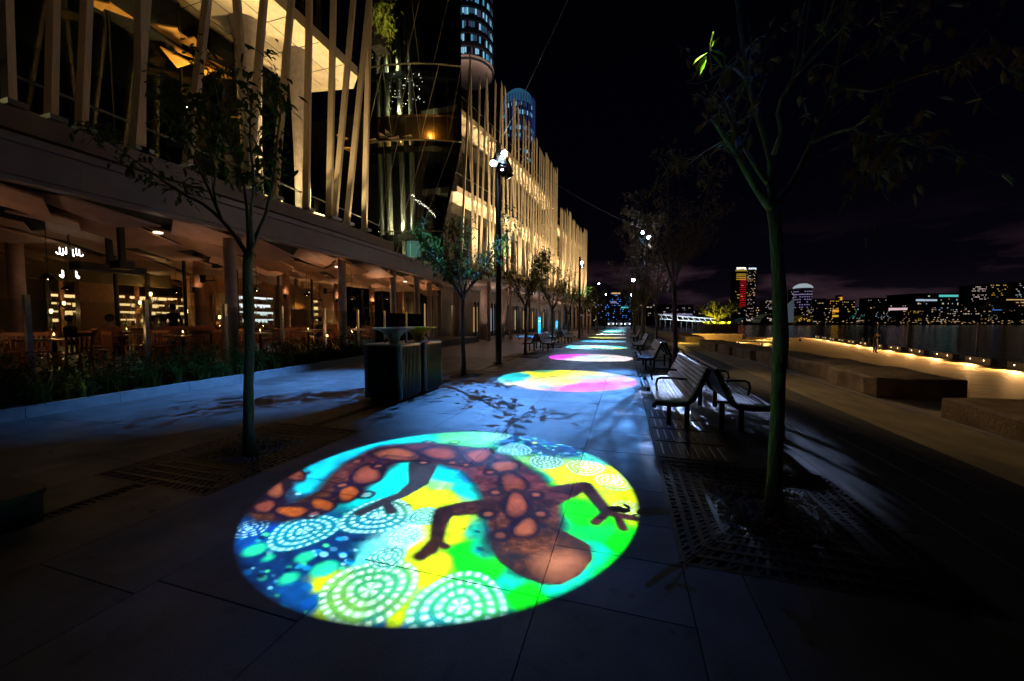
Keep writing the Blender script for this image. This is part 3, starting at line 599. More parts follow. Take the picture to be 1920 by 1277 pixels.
# far end: low lit terraces and long seats
ter = thing('timber_terrace', (11, 62, -1.3), 'low golden lit timber terrace wall at the far left of the deck', 'terrace')
MB().box(6.5, 16, 60, 66, -1.32, -.35).build('platform', sandstone, ter); MB().box(6.4, 16.1, 59.9, 66.1, -.349, -.25).build('coping', deck_m, ter)
for i, (x, y, ln) in enumerate([(12.5, 48, 5), (17, 55, 6), (20.5, 62, 7)]):
    t = thing('deck_bench', (x, y, -1.3), ['nearest long low backless seat on the lit end of the deck', 'middle long low backless seat on the lit end of the deck', 'farthest long low backless seat on the lit end of the deck'][i], 'bench', 'long low seats on the deck')
    MB().box(x-ln/2, x+ln/2, y-.3, y+.3, -.92, -.82).build('seat', deck_m, t)
    for k in range(4): xx = x-ln/2+.3+k*(ln-.6)/3; MB().box(xx-.05, xx+.05, y-.22, y+.22, -1.3, -.922).build('leg', steel_dark, t)
    lamp('seat_lamp', 'POINT', (x, y-.9, -.75), 200, (1, .6, .2), size=.1)
lamp('terrace_lamp', 'POINT', (11, 57.5, -.4), 500, (1, .66, .16), size=.1)  # low warm terrace lights, unseen and without a fixture
lamp('terrace_lamp', 'POINT', (6.9, 40, .3), 160, (1, .62, .14), size=.1); lamp('terrace_lamp', 'POINT', (3.9, 28.3, .5), 60, (1, .66, .12), size=.1)
# ================================================================== LAMP POLES, CABLE, PROJECTORS
flood_e = emit('flood_lens', (.62, .80, 1), 60); lens_small = emit('projector_lens', (.9, .95, 1), 12)
COOL = (.095, .32, .86)
def pole(x, y, h, label, r=.115):
    t = thing('lamp_pole', (x, y, 0), label, 'lamp pole', 'tall dark lamp poles along the promenade')
    MB().lathe((x, y, 0), [(r+.08, 0), (r+.08, .03), (r, .04), (r, 1.2), (r*.95, 1.22), (r*.72, h), (0, h+.02)], 16).build('shaft', steel_dark, t, smooth=True)
    return t
def flood_head(t, p, aim, on=True, s=1.0):
    p = Vector(p); d = (Vector(aim)-p).normalized()
    a = MB(); a.tube([p-d*.22*s, p-d*.05*s, p+d*.06*s], [.07*s, .12*s, .14*s], 14); b = root_loc(t); ax = Vector((b.x, b.y, p.z)); a.beam(ax, p-d*.1, .05, .05); o = a.build('flood_head', steel_dark, t)
    q = p+d*.065*s; u = d.orthogonal().normalized(); v = d.cross(u)
    MB().add([q+d*.004]+[q+u*math.cos(k*math.pi/7)*.105*s+v*math.sin(k*math.pi/7)*.105*s for k in range(14)], [(0, k+1, (k+1) % 14+1) for k in range(14)]).build('lens', flood_e if on else steel, o)
    return q + d*.03
def projector_box(t, p, aim, s=1.0):
    p = Vector(p); d = (Vector(aim)-p).normalized()
    mb = MB(); mb.beam(p-d*.5*s, p-d*.02*s, .34*s, .30*s); o = mb.build('projector_housing', steel_dark, t)
    m2 = MB(); m2.beam(p-d*.021*s, p+d*.10*s, .20*s, .20*s, w2=.27*s, h2=.27*s); m2.build('lens_hood', steel_dark, o)
    q = p+d*.11*s; u = d.orthogonal().normalized(); v = d.cross(u)
    MB().add([q]+[q+u*math.cos(k*math.pi/5)*.045*s+v*math.sin(k*math.pi/5)*.045*s for k in range(10)], [(0, k+1, (k+1) % 10+1) for k in range(10)]).build('lens', lens_small, o)
    b = root_loc(t); a = Vector((b.x, b.y, p.z+.2)); MB().beam(a, p-d*.3*s+Vector((0, 0, .12)), .05, .05).build('bracket', steel_dark, t)
    return p+d*.16*s

L1 = pole(-4.33, 12.7, 7.75, 'tall dark lamp pole with two bright floods, nearest on the left')
P_A = gy(925, 305, 12.45); P_B = gy(945, 287, 12.5)
qa = flood_head(L1, P_A, (-2.5, 4.5, 0)); qb = flood_head(L1, P_B, (.5, 4.0, 0))
lamp('flood_lamp', 'SPOT', qa, 17500, COOL, L1, aim=(-7.0, 7.4, 0), size=.018, cone=40, blend=1)
lamp('flood_lamp', 'SPOT', qb, 18500, COOL, L1, aim=(-2.2, 7.4, 0), size=.018, cone=34, blend=1)
lamp('spill_lamp', 'POINT', P_B+Vector((.1, -.35, .1)), 28, (1, .95, .7), L1, size=.08)  # warm point light added at the floods to green the nearby leaves
R1 = pole(1.2, 26.0, 7.5, 'dark lamp pole in the right tree row among white lit leaves')
qc = flood_head(R1, (1.05, 25.75, 7.25), (-.5, 12, 0)); qd = flood_head(R1, (1.4, 25.7, 6.9), (1.2, 8, 0))
lamp('flood_lamp', 'SPOT', qc, 22000, COOL, R1, aim=(-.7, 8.6, 0), size=.05, cone=12.5, blend=1)
lamp('spill_lamp', 'POINT', (1.1, 25.3, 7.3), 110, (.85, .9, 1), R1, size=.08)  # point light added for stray light on the leaves round the head
lamp('flood_lamp', 'SPOT', qd, 52000, (.46, .60, 1), R1, aim=(1.25, 8.0, .3), size=.035, cone=8, blend=.8)
lamp('flood_lamp', 'SPOT', (1.25, 25.6, 6.6), 6500, (1, .64, .28), R1, aim=(5.0, 9.5, .2), size=.05, cone=17, blend=.7)  # warm beam added for the path and blocks, no head on the pole
L2 = pole(-3.8, 33.0, 7.1, 'second lamp pole in the left row, in front of the last gold fins')
qe = flood_head(L2, (-3.6, 32.7, 6.6), (-2, 24, 0)); lamp('flood_lamp', 'SPOT', qe, 1500, (.3, .5, 1), L2, aim=(-2.5, 24, 0), size=.06, cone=60, blend=.9)
L3 = pole(-3.8, 55, 7.4, 'third lamp pole in the left row, small with one blue-white light'); flood_head(L3, (-3.6, 54.6, 6.9), (0, 30, 1))
L4 = pole(-3.9, 78, 7.4, 'farthest lamp pole in the left row, a tiny bluish light'); flood_head(L4, (-3.7, 77.5, 7.0), (0, 30, 1), s=1.4)
R2 = pole(1.2, 52, 7.2, 'second lamp pole in the right row with a bright blue-white star of light'); flood_head(R2, (1.0, 51.5, 6.9), (0, 10, 2), s=1.8)
R3 = pole(1.3, 76, 7.0, 'farthest lamp pole in the right row beyond the dark tree crowns'); flood_head(R3, (1.1, 75.5, 6.6), (0, 10, 2), s=1.6)
R0 = pole(2.62, 1.5, 8.4, 'lamp pole at the right edge holding the overhead cable')
cable_m = mat('cable_steel', (.12, .12, .13), .4, .5)
def cable(a, b, sag, label):
    a, b = Vector(a), Vector(b); pts = [a.lerp(b, i/24)-Vector((0, 0, sag*4*(i/24)*(1-i/24))) for i in range(25)]
    tag(MB().tube(pts, .006, 6).build('overhead_cable', cable_m, loc=a), label, 'cable', 'overhead catenary cables between the lamp poles')
cable((-4.33, 12.7, 7.6), (1.2, 26, 7.45), .25, 'thin overhead cable running from the near left pole to the right pole with leaves')
cable((-4.33, 12.7, 7.65), (2.62, 1.5, 8.3), .2, 'thin overhead cable rising from the near left pole out of the top of the frame')
cable((-3.8, 33, 7.0), (1.2, 52, 7.1), .3, 'faint far cable from the second left pole across the promenade')
# projectors
GP = 44000
lens = projector_box(R0, (1.2, 3.8, 7.5), (-1.53, 3.1, 0)); c, r, im = art_lizard(); gobo(R0, lens, c, r, im, GP*.8, (.001, .006, .024), 1.7)
lens = projector_box(L1, (-4.1, 12.35, 6.75), (-1.45, 9.7, 0)); c, r, im = art_two(); gobo(L1, lens, c, r, im, GP*.52, (.001, .008, .03), 1.6)
lens = projector_box(L1, (-4.05, 12.95, 6.7), (-1.4, 16, 0)); c, r, im = art_three(); gobo(L1, lens, c, r, im, GP*.6, (.002, .012, .035), 1.4)
lens2 = projector_box(L2, (-3.55, 32.6, 6.2), (-1.6, 25, 0), 1.1)
CY = [(0, .65, .75), (.1, .5, .55), (.3, .9, .85), (.6, .8, .1)]
for k, (yy, cols, gain) in enumerate([(22.7, CY, 1), (29.6, [(0, .45, .8), (.1, .6, .9), (.3, .7, .9)], .8), (36.5, [(.9, 1, .1), (.9, .85, .1), (.9, .75, .7)], 1.1), (46, [(.8, .75, .6), (.2, .8, .75), (.8, .6, .7)], 1.0), (53, [(0, .75, .55), (.1, .7, .6)], 1), (60, [(.3, .7, .8), (.1, .5, .8)], 1), (68, [(0, .6, .8), (.2, .8, .8)], 1.1), (78, [(0, .5, .7), (.1, .6, .9)], 1.3), (90, [(0, .4, .8)], 1.5)]):
    c, r, im = art_far(k+3, yy, cols)
    if k < 3: lp, par = Vector(lens2), L2
    elif k < 5: lp, par = Vector((-3.5, 54.5, 7)), L3
    else: lp, par = Vector((-3.6, 77.4, 7.0)), L4
    d = (Vector((*c, 0))-lp).length; gobo(par, tuple(lp), c, r, im, GP*gain*.55*(d/10)**1.3, (0, 0, 0), 1.1)
for px, py, wd in [(1005, 630, 82), (1041, 625, 46)]:
    g = gz(px, py); rad = wd/2*(g-EYE).length/FPX; c, r, im = art_far(31+int(wd), g.y, [(0, .3, .9), (.0, .4, 1)], g.x, rad); lp = (-3.6, 33.2, 6.4)
    gobo(L2, lp, c, r, im, GP*1.3, (0, 0, 0), 1.1)

# ================================================================== BENCHES
slat_m = mat('bench_slat', (.30, .28, .26), .5, var=.25, scale=9, bump=.2, bscale=40, stretch=(14, 1, 14), rnd=.18)
def make_bench():
    t = thing('park_bench', (0, 0, 0), 'x', 'bench', 'slatted benches set back to back'); Lh = 1.25
    sl = MB().box(-.024, .024, -Lh, Lh, -.016, .016).mesh('seat_slat', slat_m)
    for i in range(8): inst('seat_slat', sl, t, (-.637+i*.0535, 0, .445-.012*math.sin(i/7*math.pi)))
    for i in range(8):
        u = i/7; inst('back_slat', sl, t, (-.235+.175*u, 0, .485+.375*u), (0, R(-62), 0))
    inst('top_slat', sl, t, (-.045, 0, .885), (0, R(-25), 0))
    prof = [(-.68, .35), (-.668, .415), (-.45, .40), (-.29, .412), (-.20, .47), (-.115, .66), (-.02, .88)]
    for yy in (-Lh+.02, Lh-.02, 0):
        mb = MB()
        for a, b in zip(prof, prof[1:]): mb.beam((a[0], yy, a[1]), (b[0]+(b[0]-a[0])*.03, yy, b[1]+(b[1]-a[1])*.03), .045, .055)
        mb.build('frame', steel_dark, t, world=False)
    for yy in (-Lh*.62, Lh*.62):
        for xx in (-.44, -.20): MB().box(xx-.03, xx+.03, yy-.03, yy+.03, 0, .40).build('leg', steel_dark, t, world=False)
        MB().box(-.52, -.14, yy-.035, yy+.035, .372, .398).build('leg_rail', steel_dark, t, world=False)
    for yy in (-Lh*.45, Lh*.45):
        MB().tube([(-.58, yy, .45), (-.60, yy, .56), (-.585, yy, .635), (-.53, yy, .66), (-.34, yy, .655), (-.15, yy, .645)], .017, 8).build('armrest', steel_dark, t, world=False, smooth=True)
    return t
bench = make_bench(); first = True
def put_bench(x, y, rz, label):
    global first
    o = bench if first else dup(bench); first = False
    o.location = (x, y, 0); o.rotation_euler = (0, 0, rz); o['label'] = label
put_bench(1.07, 6.55, 0, 'nearest slatted bench facing the projected circles, bluish lit seat'); put_bench(1.11, 6.55, math.pi, 'slatted bench backing onto the nearest one, partly behind the near tree trunk')
put_bench(1.07, 12.8, 0, 'second slatted bench along the right row facing the promenade'); put_bench(1.11, 12.8, math.pi, 'slatted bench facing the path behind the second bench')
put_bench(1.07, 19.2, 0, 'third slatted bench along the right row, dark under the trees'); put_bench(1.07, 28.5, 0, 'far slatted bench in the right row beyond the lamp pole')
put_bench(-4.2, 19.3, 0, 'left row slatted bench facing the restaurants, near the third tree'); put_bench(-4.14, 19.3, math.pi, 'left row slatted bench facing the circles, its seat catching blue light')
put_bench(-4.2, 26.5, 0, 'farther left row slatted bench facing the building'); put_bench(-4.14, 26.5, math.pi, 'farther left row slatted bench facing the circles')

# ================================================================== BINS
bin_m = mat('bin_panel', (.010, .020, .017), .3, .5, var=.2, scale=10); funnel_m = mat('bin_funnel_cream', (.55, .5, .42), .35, .2, var=.1); funnel_y = mat('bin_funnel_yellow', (.75, .55, .03), .35, 0, var=.1)
bin_edge = mat('bin_edge_strip', (.16, .17, .165), .4, .7, var=.2)
def rrect(cx, cy, sx, sy, r, n=5):
    p = []
    for qx, qy, a in ((1, 1, 0), (-1, 1, 90), (-1, -1, 180), (1, -1, 270)):
        for k in range(n+1): t = R(a+90*k/n); p.append((cx+qx*(sx/2-r)+r*math.cos(t), cy+qy*(sy/2-r)+r*math.sin(t)))
    return p
def litter_bin(x, y, fm, label):
    t = thing('litter_bin', (x, y, 0), label, 'bin', 'pair of dark litter bins'); S = .80
    MB().prism(rrect(x, y, S-.02, S-.02, .12), .06, 1.04).build('body', bin_m, t); MB().prism(rrect(x, y, S-.10, S-.10, .1), 0, .062).build('plinth', steel_dark, t)
    per = rrect(x, y, S-.012, S-.012, .125, 7); rib = MB(); pts = []
    L0 = 0
    for a, b in zip(per, per[1:]+per[:1]):
        d = math.hypot(b[0]-a[0], b[1]-a[1]); n = max(1, int(d/.045))
        for k in range(n): pts.append((a[0]+(b[0]-a[0])*k/n, a[1]+(b[1]-a[1])*k/n))
    for a in pts: rib.cbox((a[0], a[1], .55), (.02, .02, .94))
    tag(rib.build('rib', bin_m, t), kind='stuff')
    for sx, sy in ((-1, -1), (1, -1)): MB().prism(rrect(x+sx*(S/2-.045), y+sy*(S/2-.045), .10, .10, .045), .05, 1.06).build('corner_strip', bin_edge, t)
    MB().prism(rrect(x, y, S+.02, S+.02, .13), 1.041, 1.075).build('top_rim', steel, t)
    # flared chute and the arched hood holding it
    prof = [(.09, 1.076), (.10, 1.12), (.13, 1.20), (.19, 1.27), (.28, 1.33), (.40, 1.36), (.405, 1.385), (.35, 1.37), (.2, 1.28), (.11, 1.19), (.07, 1.10)]
    MB().lathe((x, y, 0), prof, 24).build('chute', fm, t, smooth=True)
    arc = [(x-.24, y, 1.07)] + [(x-.24*math.cos(a)*(1), y, 1.08+.17*math.sin(a)) for a in [k*math.pi/8 for k in range(9)]]
    MB().tube([(p[0], p[1]+.05, p[2]) for p in arc], .016, 8).build('hood_arch', steel_dark, t, smooth=True)
litter_bin(-4.34, 6.35, funnel_m, 'near dark ribbed litter bin with a cream flared chute'); litter_bin(-4.34, 7.25, funnel_y, 'far dark ribbed litter bin with a yellow flared chute')
seat = thing('low_plinth', (-4.55, 1.42, 0), 'low rounded black block lying on the paving at the left edge', 'plinth')
MB().prism(rrect(-4.75, 1.45, 1.1, .42, .12), 0, .20).build('block', steel_dark, seat); MB().prism(rrect(-4.75, 1.45, 1.14, .46, .14), .2, .235).build('cap', steel_dark, seat)

# ================================================================== TREES
C1 = Vector((-1.53, 3.1, 0)); PJ = Vector((1.2, 3.8, 7.5))
def in_beam(p):
    if p.z >= 7.45 or p.z < .05: return False
    h = PJ+(p-PJ)*(PJ.z/(PJ.z-p.z)); return (h-C1).length < 1.72 + .16*PJ.z/(PJ.z-p.z)
def leaf(mb, p, d, up, s, g):
    d = d.normalized(); sd = d.cross(up)
    if sd.length < .1: sd = d.orthogonal()
    sd.normalize(); n = sd.cross(d); w = s*g.uniform(.17, .24)
    dr = Vector((0, 0, -s*.12)); m1 = p+d*s*.33+dr*.3; m2 = p+d*s*.7+dr*.9; cu = n*(s*.06)
    mb.add([p, m1+sd*w+cu, m1, m1-sd*w+cu, m2+sd*w*.75+cu, m2, m2-sd*w*.75+cu, p+d*s+dr*1.8], [(0, 2, 1), (0, 3, 2), (2, 5, 4, 1), (3, 6, 5, 2), (5, 7, 4), (6, 7, 5)])
def curve_pts(a, d, ln, n, g, wob, lift=0):
    pts = [a.copy()]; d = d.normalized()
    for i in range(n):
        d = (d+Vector((g.uniform(-wob, wob), g.uniform(-wob, wob), g.uniform(-wob, wob)+lift))).normalized(); pts.append(pts[-1]+d*ln/n)
    return pts, d
def grow(limbs, trunk_pts, trunk_r, g, leaf_n, leaf_s, leaf_spread=.16, twigs=(3, 5), tw_len=(.5, 1.0), avoid=None, droop=.25, from_t=.35):
    """limbs: list of (points, r0, r1); returns wood MB and leaf MB"""
    wood = MB(); lv = MB(); wood.tube(trunk_pts, trunk_r, 12); tips = []
    for pts, r0, r1 in limbs:
        wood.tube(pts, [r0+(r1-r0)*i/(len(pts)-1) for i in range(len(pts))], 8); n = len(pts)
        for i in range(max(1, int(n*from_t)), n):
            for k in range(g.randint(*twigs) if i < n-1 else twigs[1]+1):
                d = (pts[i]-pts[i-1]).normalized()+Vector((g.uniform(-1, 1), g.uniform(-1, 1), g.uniform(-.5, .7)))*.9
                q, dd = curve_pts(pts[i], d, g.uniform(*tw_len), 4, g, .22, -.03)
                if avoid and any(avoid(x) for x in q): continue
                wood.tube(q, [r1*.7, r1*.55, r1*.4, r1*.3, r1*.2], 5); tips.append(q)
                if g.random() < .6:
                    q2, _ = curve_pts(q[2], d+Vector((g.uniform(-1, 1), g.uniform(-1, 1), g.uniform(-.6, .6))), g.uniform(*tw_len)*.6, 3, g, .25, -.05); 
                    if not (avoid and any(avoid(x) for x in q2)): wood.tube(q2, [r1*.4, r1*.3, r1*.25, r1*.15], 4); tips.append(q2)
    c = 0; tries = 0
    while c < leaf_n and tips and tries < leaf_n*6:
        tries += 1; q = g.choice(tips); i = g.randint(1, len(q)-1); p = q[i].lerp(q[i-1], g.random())+Vector((g.gauss(0, leaf_spread*.4), g.gauss(0, leaf_spread*.4), g.gauss(0, leaf_spread*.4)))
        if avoid and avoid(p): continue
        d = (q[i]-q[i-1]).normalized()*.5+Vector((g.uniform(-1, 1), g.uniform(-1, 1), g.uniform(-1, .5)-droop)); leaf(lv, p, d, Vector((g.uniform(-.4, .4), g.uniform(-.4, .4), 1)), leaf_s*g.uniform(.6, 1.25), g); c += 1
    return wood, lv
def tree_thing(base, label, wood, lv, leafm, group):
    t = thing('street_tree', base, label, 'tree', group); wood.build('trunk', bark_pale if 'near right' in label or 'near left' in label else bark, t, smooth=True); tag(lv.build('crown', leafm, t), kind='stuff'); return t
LG, RG = 'left row of street trees', 'right row of street trees'
def px_path(pts, y, g, amp=.25):
    n = len(pts); o = g.uniform(-1, 1); return [gy(a, b, y+amp*o*(i/(n-1))) for i, (a, b) in enumerate(pts)]
def resample(pts, n):
    out = []; m = len(pts)-1
    for i in range(n+1):
        t = i/n*m; k = min(int(t), m-1); out.append(pts[k].lerp(pts[k+1], t-k))
    return out
# near right tree, almost bare
g = random.Random(11)
tb = [gy(a, b, 3.3) for a, b in [(1450, 966), (1452, 900), (1457, 800), (1460, 700), (1464, 640), (1461, 540), (1456, 460), (1453, 420), (1451, 388)]]
tb[0].z = -.02
trad = [.075, .052, .048, .047, .053, .046, .041, .042, .050]
lim = [([(1446, 392), (1430, 370), (1407, 335), (1380, 287), (1350, 244), (1335, 222)], .032, .010, -.5), ([(1388, 300), (1385, 270), (1380, 250), (1368, 226), (1360, 205)], .022, .008, .6), ([(1440, 345), (1420, 318), (1396, 280), (1380, 250), (1366, 190)], .018, .008, .3),
       ([(1449, 388), (1446, 350), (1445, 285), (1427, 239), (1411, 193), (1400, 143), (1392, 80), (1380, 0), (1375, -70)], .030, .008, .2), ([(1455, 388), (1463, 370), (1488, 343), (1505, 305), (1523, 266), (1550, 208), (1565, 154), (1585, 39), (1600, -60)], .030, .008, .5),
       ([(1523, 266), (1560, 250), (1600, 240), (1630, 262)], .014, .006, -.3), ([(1498, 348), (1530, 330), (1552, 318), (1615, 318), (1640, 312)], .009, .004, .4), ([(1450, 290), (1466, 245), (1455, 205), (1500, 120), (1540, 60)], .016, .007, -.4), ([(1565, 160), (1640, 170), (1720, 140), (1800, 120), (1850, 105)], .015, .006, .7), ([(1560, 180), (1640, 120), (1660, 60)], .014, .006, .5), ([(1400, 150), (1378, 130), (1360, 124)], .012, .006, .9), ([(1360, 262), (1320, 285), (1290, 310)], .007, .004, 2.2)]
limbs = []
for pts, r0, r1, am in lim:
    n = len(pts); limbs.append((resample([gy(a, b, 3.3+am*(i/(n-1))) for i, (a, b) in enumerate(pts)], 9), r0, r1))
wood, lv = grow(limbs, tb, trad, g, 560, .09, .05, twigs=(1, 3), tw_len=(.3, .8), avoid=in_beam, from_t=.5, droop=.7)
ptree = tree_thing((tb[0].x, tb[0].y, 0), 'near right street tree with a bare forked trunk and few drooping leaves', wood, lv, leaf_dry, RG)
sp = thing  # the one sprig caught by the projector beam
for k, (a, b, da, db, s) in enumerate([(1328, 98, -26, 16, .19), (1333, 94, 30, 10, .19), (1333, 102, 24, 24, .18), (1325, 106, -20, 24, .18), (1331, 112, 4, 36, .19), (1323, 104, -12, 34, .15), (1334, 88, 10, -14, .12)]):
    p = gy(a, b, 3.42); d = gy(a+da, b+db, 3.40+.03*(k % 3))-p; mb = MB(); leaf(mb, p, d, Vector((.5, -.2, 1)), s*.74, g); mb.build('leaf', leaf_mid, ptree)
MB().tube([gy(1338, 60, 3.40), gy(1332, 82, 3.38), gy(1331, 100, 3.36), gy(1331, 114, 3.35)], [.006, .005, .004, .003], 5).build('twig', bark, ptree)
# near left tree
g = random.Random(21)
tb = [gy(a, b, 3.08) for a, b in [(470, 853), (466, 800), (466, 720), (468, 650), (466, 570), (464, 500), (467, 470)]]; tb[0].z = -.02
lim = [([(464, 478), (440, 440), (412, 408), (385, 385), (345, 365), (300, 335), (250, 300), (205, 262)], .026, .006, .4), ([(468, 472), (482, 440), (498, 405), (508, 360), (516, 310), (520, 250), (530, 190)], .026, .006, .5), ([(466, 472), (466, 430), (462, 380), (455, 330), (430, 270), (410, 200), (400, 140)], .021, .006, .3), ([(415, 410), (390, 350), (365, 300), (330, 240), (290, 190)], .018, .007, .6), ([(474, 455), (470, 400), (478, 340), (468, 270), (470, 210)], .018, .007, -.4), ([(450, 450), (420, 420), (400, 370), (405, 310), (380, 250), (360, 200)], .016, .007, .1)]
limbs = [(resample([gy(a, b, 3.08+am*(i/(len(p)-1))) for i, (a, b) in enumerate(p)], 9), r0, r1) for p, r0, r1, am in lim]
wood, lv = grow(limbs, tb, [.075, .053, .047, .045, .053, .044, .048], g, 1150, .10, twigs=(1, 3), tw_len=(.25, .55), from_t=.4, droop=.45)
tree_thing((tb[0].x, tb[0].y, 0), 'near left street tree, dark leaves against the lit facade', wood, lv, leaf_dark, LG)
def row_tree(x, y, h, label, leafm, group, seed, nleaf, spread=1.0, fork=2.3, ls=.11, lean=0):
    g = random.Random(seed); b = Vector((x, y, -.02)); top = b+Vector((lean, 0, fork)); tp = [b.lerp(top, i/5)+Vector((g.uniform(-.03, .03), g.uniform(-.03, .03), 0))*(i > 0) for i in range(6)]
    limbs = []; n = 6
    for k in range(n):
        a = 2*math.pi*k/n+g.uniform(-.4, .4); d = Vector((math.cos(a)*.62*spread, math.sin(a)*.62*spread, 1)); q, _ = curve_pts(tp[-1]-Vector((0, 0, g.uniform(0, .25))), d, (h-fork)*g.uniform(.75, 1.05), 7, g, .10, -.02); limbs.append((q, .035, .010))
    wood, lv = grow(limbs, tp, [.085, .062, .056, .053, .05, .05], g, nleaf, ls, .2, twigs=(1, 3), tw_len=(.35, .75), from_t=.25, droop=.3)
    return tree_thing((x, y, 0), label, wood, lv, leafm, group)
row_tree(-4.23, 9.43, 4.7, 'second tree of the left row, beside the tall lamp pole, green lit leaves', leaf_dark, LG, 31, 1700, .95, 2.3, .115)
row_tree(-4.2, 16.0, 4.5, 'third tree of the left row, crown pale against the gold fins', leaf_mid, LG, 32, 2600, .8, 2.3, .125)
row_tree(-4.2, 22.4, 4.4, 'fourth tree of the left row, dark crown in front of the gold fins', leaf_dark, LG, 33, 1500, .8, 2.3)
row_tree(-4.2, 29.0, 4.6, 'fifth tree of the left row, dark crown below the last gold fins', leaf_dark, LG, 34, 1400, .9, 2.2)
row_tree(-4.3, 40.0, 5.6, 'yellow-green lit tree of the left row just past the last fins', leaf_mid, LG, 36, 900, .9, 2.4, .16)
row_tree(-4.3, 47.0, 5.4, 'farther lit green tree of the left row beside the third lamp pole', leaf_mid, LG, 37, 800, .9, 2.4, .16)
row_tree(-4.3, 58.0, 5.2, 'last small tree of the left row near the far end of the promenade', leaf_mid, LG, 38, 600, .9, 2.4, .18)
row_tree(1.22, 9.75, 5.0, 'second tree of the right row, thin trunk behind the near bench, dry sparse crown', leaf_dry, RG, 41, 1100, .75, 2.6, lean=-.12)
row_tree(1.2, 16.1, 5.2, 'third tree of the right row behind the second bench', leaf_dry, RG, 42, 1600, .8, 2.4)
row_tree(1.15, 24.6, 8.3, 'fourth tree of the right row, its top leaves lit white by the lamp pole', leaf_dry, RG, 43, 3000, .42, 2.6, .17)
row_tree(1.25, 30.5, 6.8, 'fifth tree of the right row just beyond the lamp pole', leaf_dry, RG, 44, 1800, .8, 2.4, .13)
row_tree(1.2, 36.0, 5.4, 'sixth tree of the right row, dark rounded crown', leaf_dark, RG, 45, 800, .9, 2.4, .15)
row_tree(1.2, 44.0, 5.4, 'seventh tree of the right row, small and dark', leaf_dark, RG, 46, 700, .9, 2.4, .16)
row_tree(1.25, 60.0, 5.2, 'last tree of the right row near the far lights', leaf_dark, RG, 47, 600, .9, 2.4, .18)

g = random.Random(44); mb = MB()
for k in range(70):
    if k % 2: x, y = g.gauss(1.1, .8), g.uniform(1.6, 9)
    else: x, y = g.gauss(-3.9, 1.1), g.uniform(1.8, 11)
    if (Vector((x, y, 0))-C1).length < 1.75: continue
    a = g.uniform(0, 6.28); leaf(mb, Vector((x, y, .006)), Vector((math.cos(a), math.sin(a), .10)), Vector((g.uniform(-.2, .2), 0, 1)), g.uniform(.04, .075), g)
tag(mb.build('leaf_litter', leaf_dry), kind='stuff')

# ================================================================== PLANTER STRIP BEFORE THE TERRACE
kp = [(-8.55, -1.5), (-8.84, 3.04), (-9.0, 4.58), (-9.16, 7.25), (-9.45, 10.0), (-9.8, 12.9), (-10.3, 16), (-11.4, 20)]
kerb_m = mat('planter_kerb', (.20, .20, .205), .7, var=.15, scale=6, bump=.2, bscale=80)
NTH = ['first', 'second', 'third', 'fourth', 'fifth', 'sixth', 'seventh', 'eighth', 'ninth', 'tenth', 'eleventh', 'twelfth', 'thirteenth', 'fourteenth', 'fifteenth', 'sixteenth', 'seventeenth', 'eighteenth', 'nineteenth', 'twentieth', 'twenty-first', 'twenty-second']
kt = thing('planter_kerb', (-9.0, 6, 0), 'low pale kerb edging the planting in front of the restaurant terrace', 'kerb')
def kerb_at(s):
    for (a, b) in zip(kp, kp[1:]):
        if s <= b[1]: t = (s-a[1])/(b[1]-a[1]); return Vector((a[0]+(b[0]-a[0])*t, s, 0))
    return Vector((*kp[-1], 0))
s = -1.5
while s < 19.5:
    a, b = kerb_at(s+.004), kerb_at(s+1.196); d = (b-a).normalized(); n = Vector((-d.y, d.x, 0))
    MB().hexa([a+Vector((0, 0, -.02)), b+Vector((0, 0, -.02)), b+n*.16+Vector((0, 0, -.02)), a+n*.16+Vector((0, 0, -.02)), a+Vector((0, 0, .17)), b+Vector((0, 0, .17)), b+n*.16+Vector((0, 0, .17)), a+n*.16+Vector((0, 0, .17))]).build('kerb_stone', kerb_m, kt); s += 1.2
tag(MB().prism([(x-.17, y) for x, y in kp] + [(-12.4, 20), (-10.5, 14), (-10.3, -1.5)], -.01, .12).build('planting_soil', mat('soil', (.02, .016, .012), .95)), kind='structure')
def clump(x, y, z, h, n, m, label, seed, wd=.016):
    g = random.Random(seed); mb = MB()
    for i in range(n):
        a = g.uniform(0, 6.28); d = Vector((math.cos(a), math.sin(a), 0)); ln = h*g.uniform(.6, 1.1); p = Vector((x+g.gauss(0, .07), y+g.gauss(0, .07), z)); sd = Vector((-d.y, d.x, 0)); vs = []; out = g.uniform(.25, .75)
        for k in range(5):
            t = k/4; q = p+d*(ln*out*t*t)+Vector((0, 0, ln*(t*(1.25-.75*t*out*1.2)))); w_ = wd*(1-t*.9); vs += [q-sd*w_, q+sd*w_]
        mb.add(vs, [(2*k, 2*k+1, 2*k+3, 2*k+2) for k in range(4)])
    t = thing('strappy_plant', (x, y, z), label, 'plant', 'strappy leaved plants along the planter kerb'); tag(mb.build('foliage', m, t), kind='stuff')
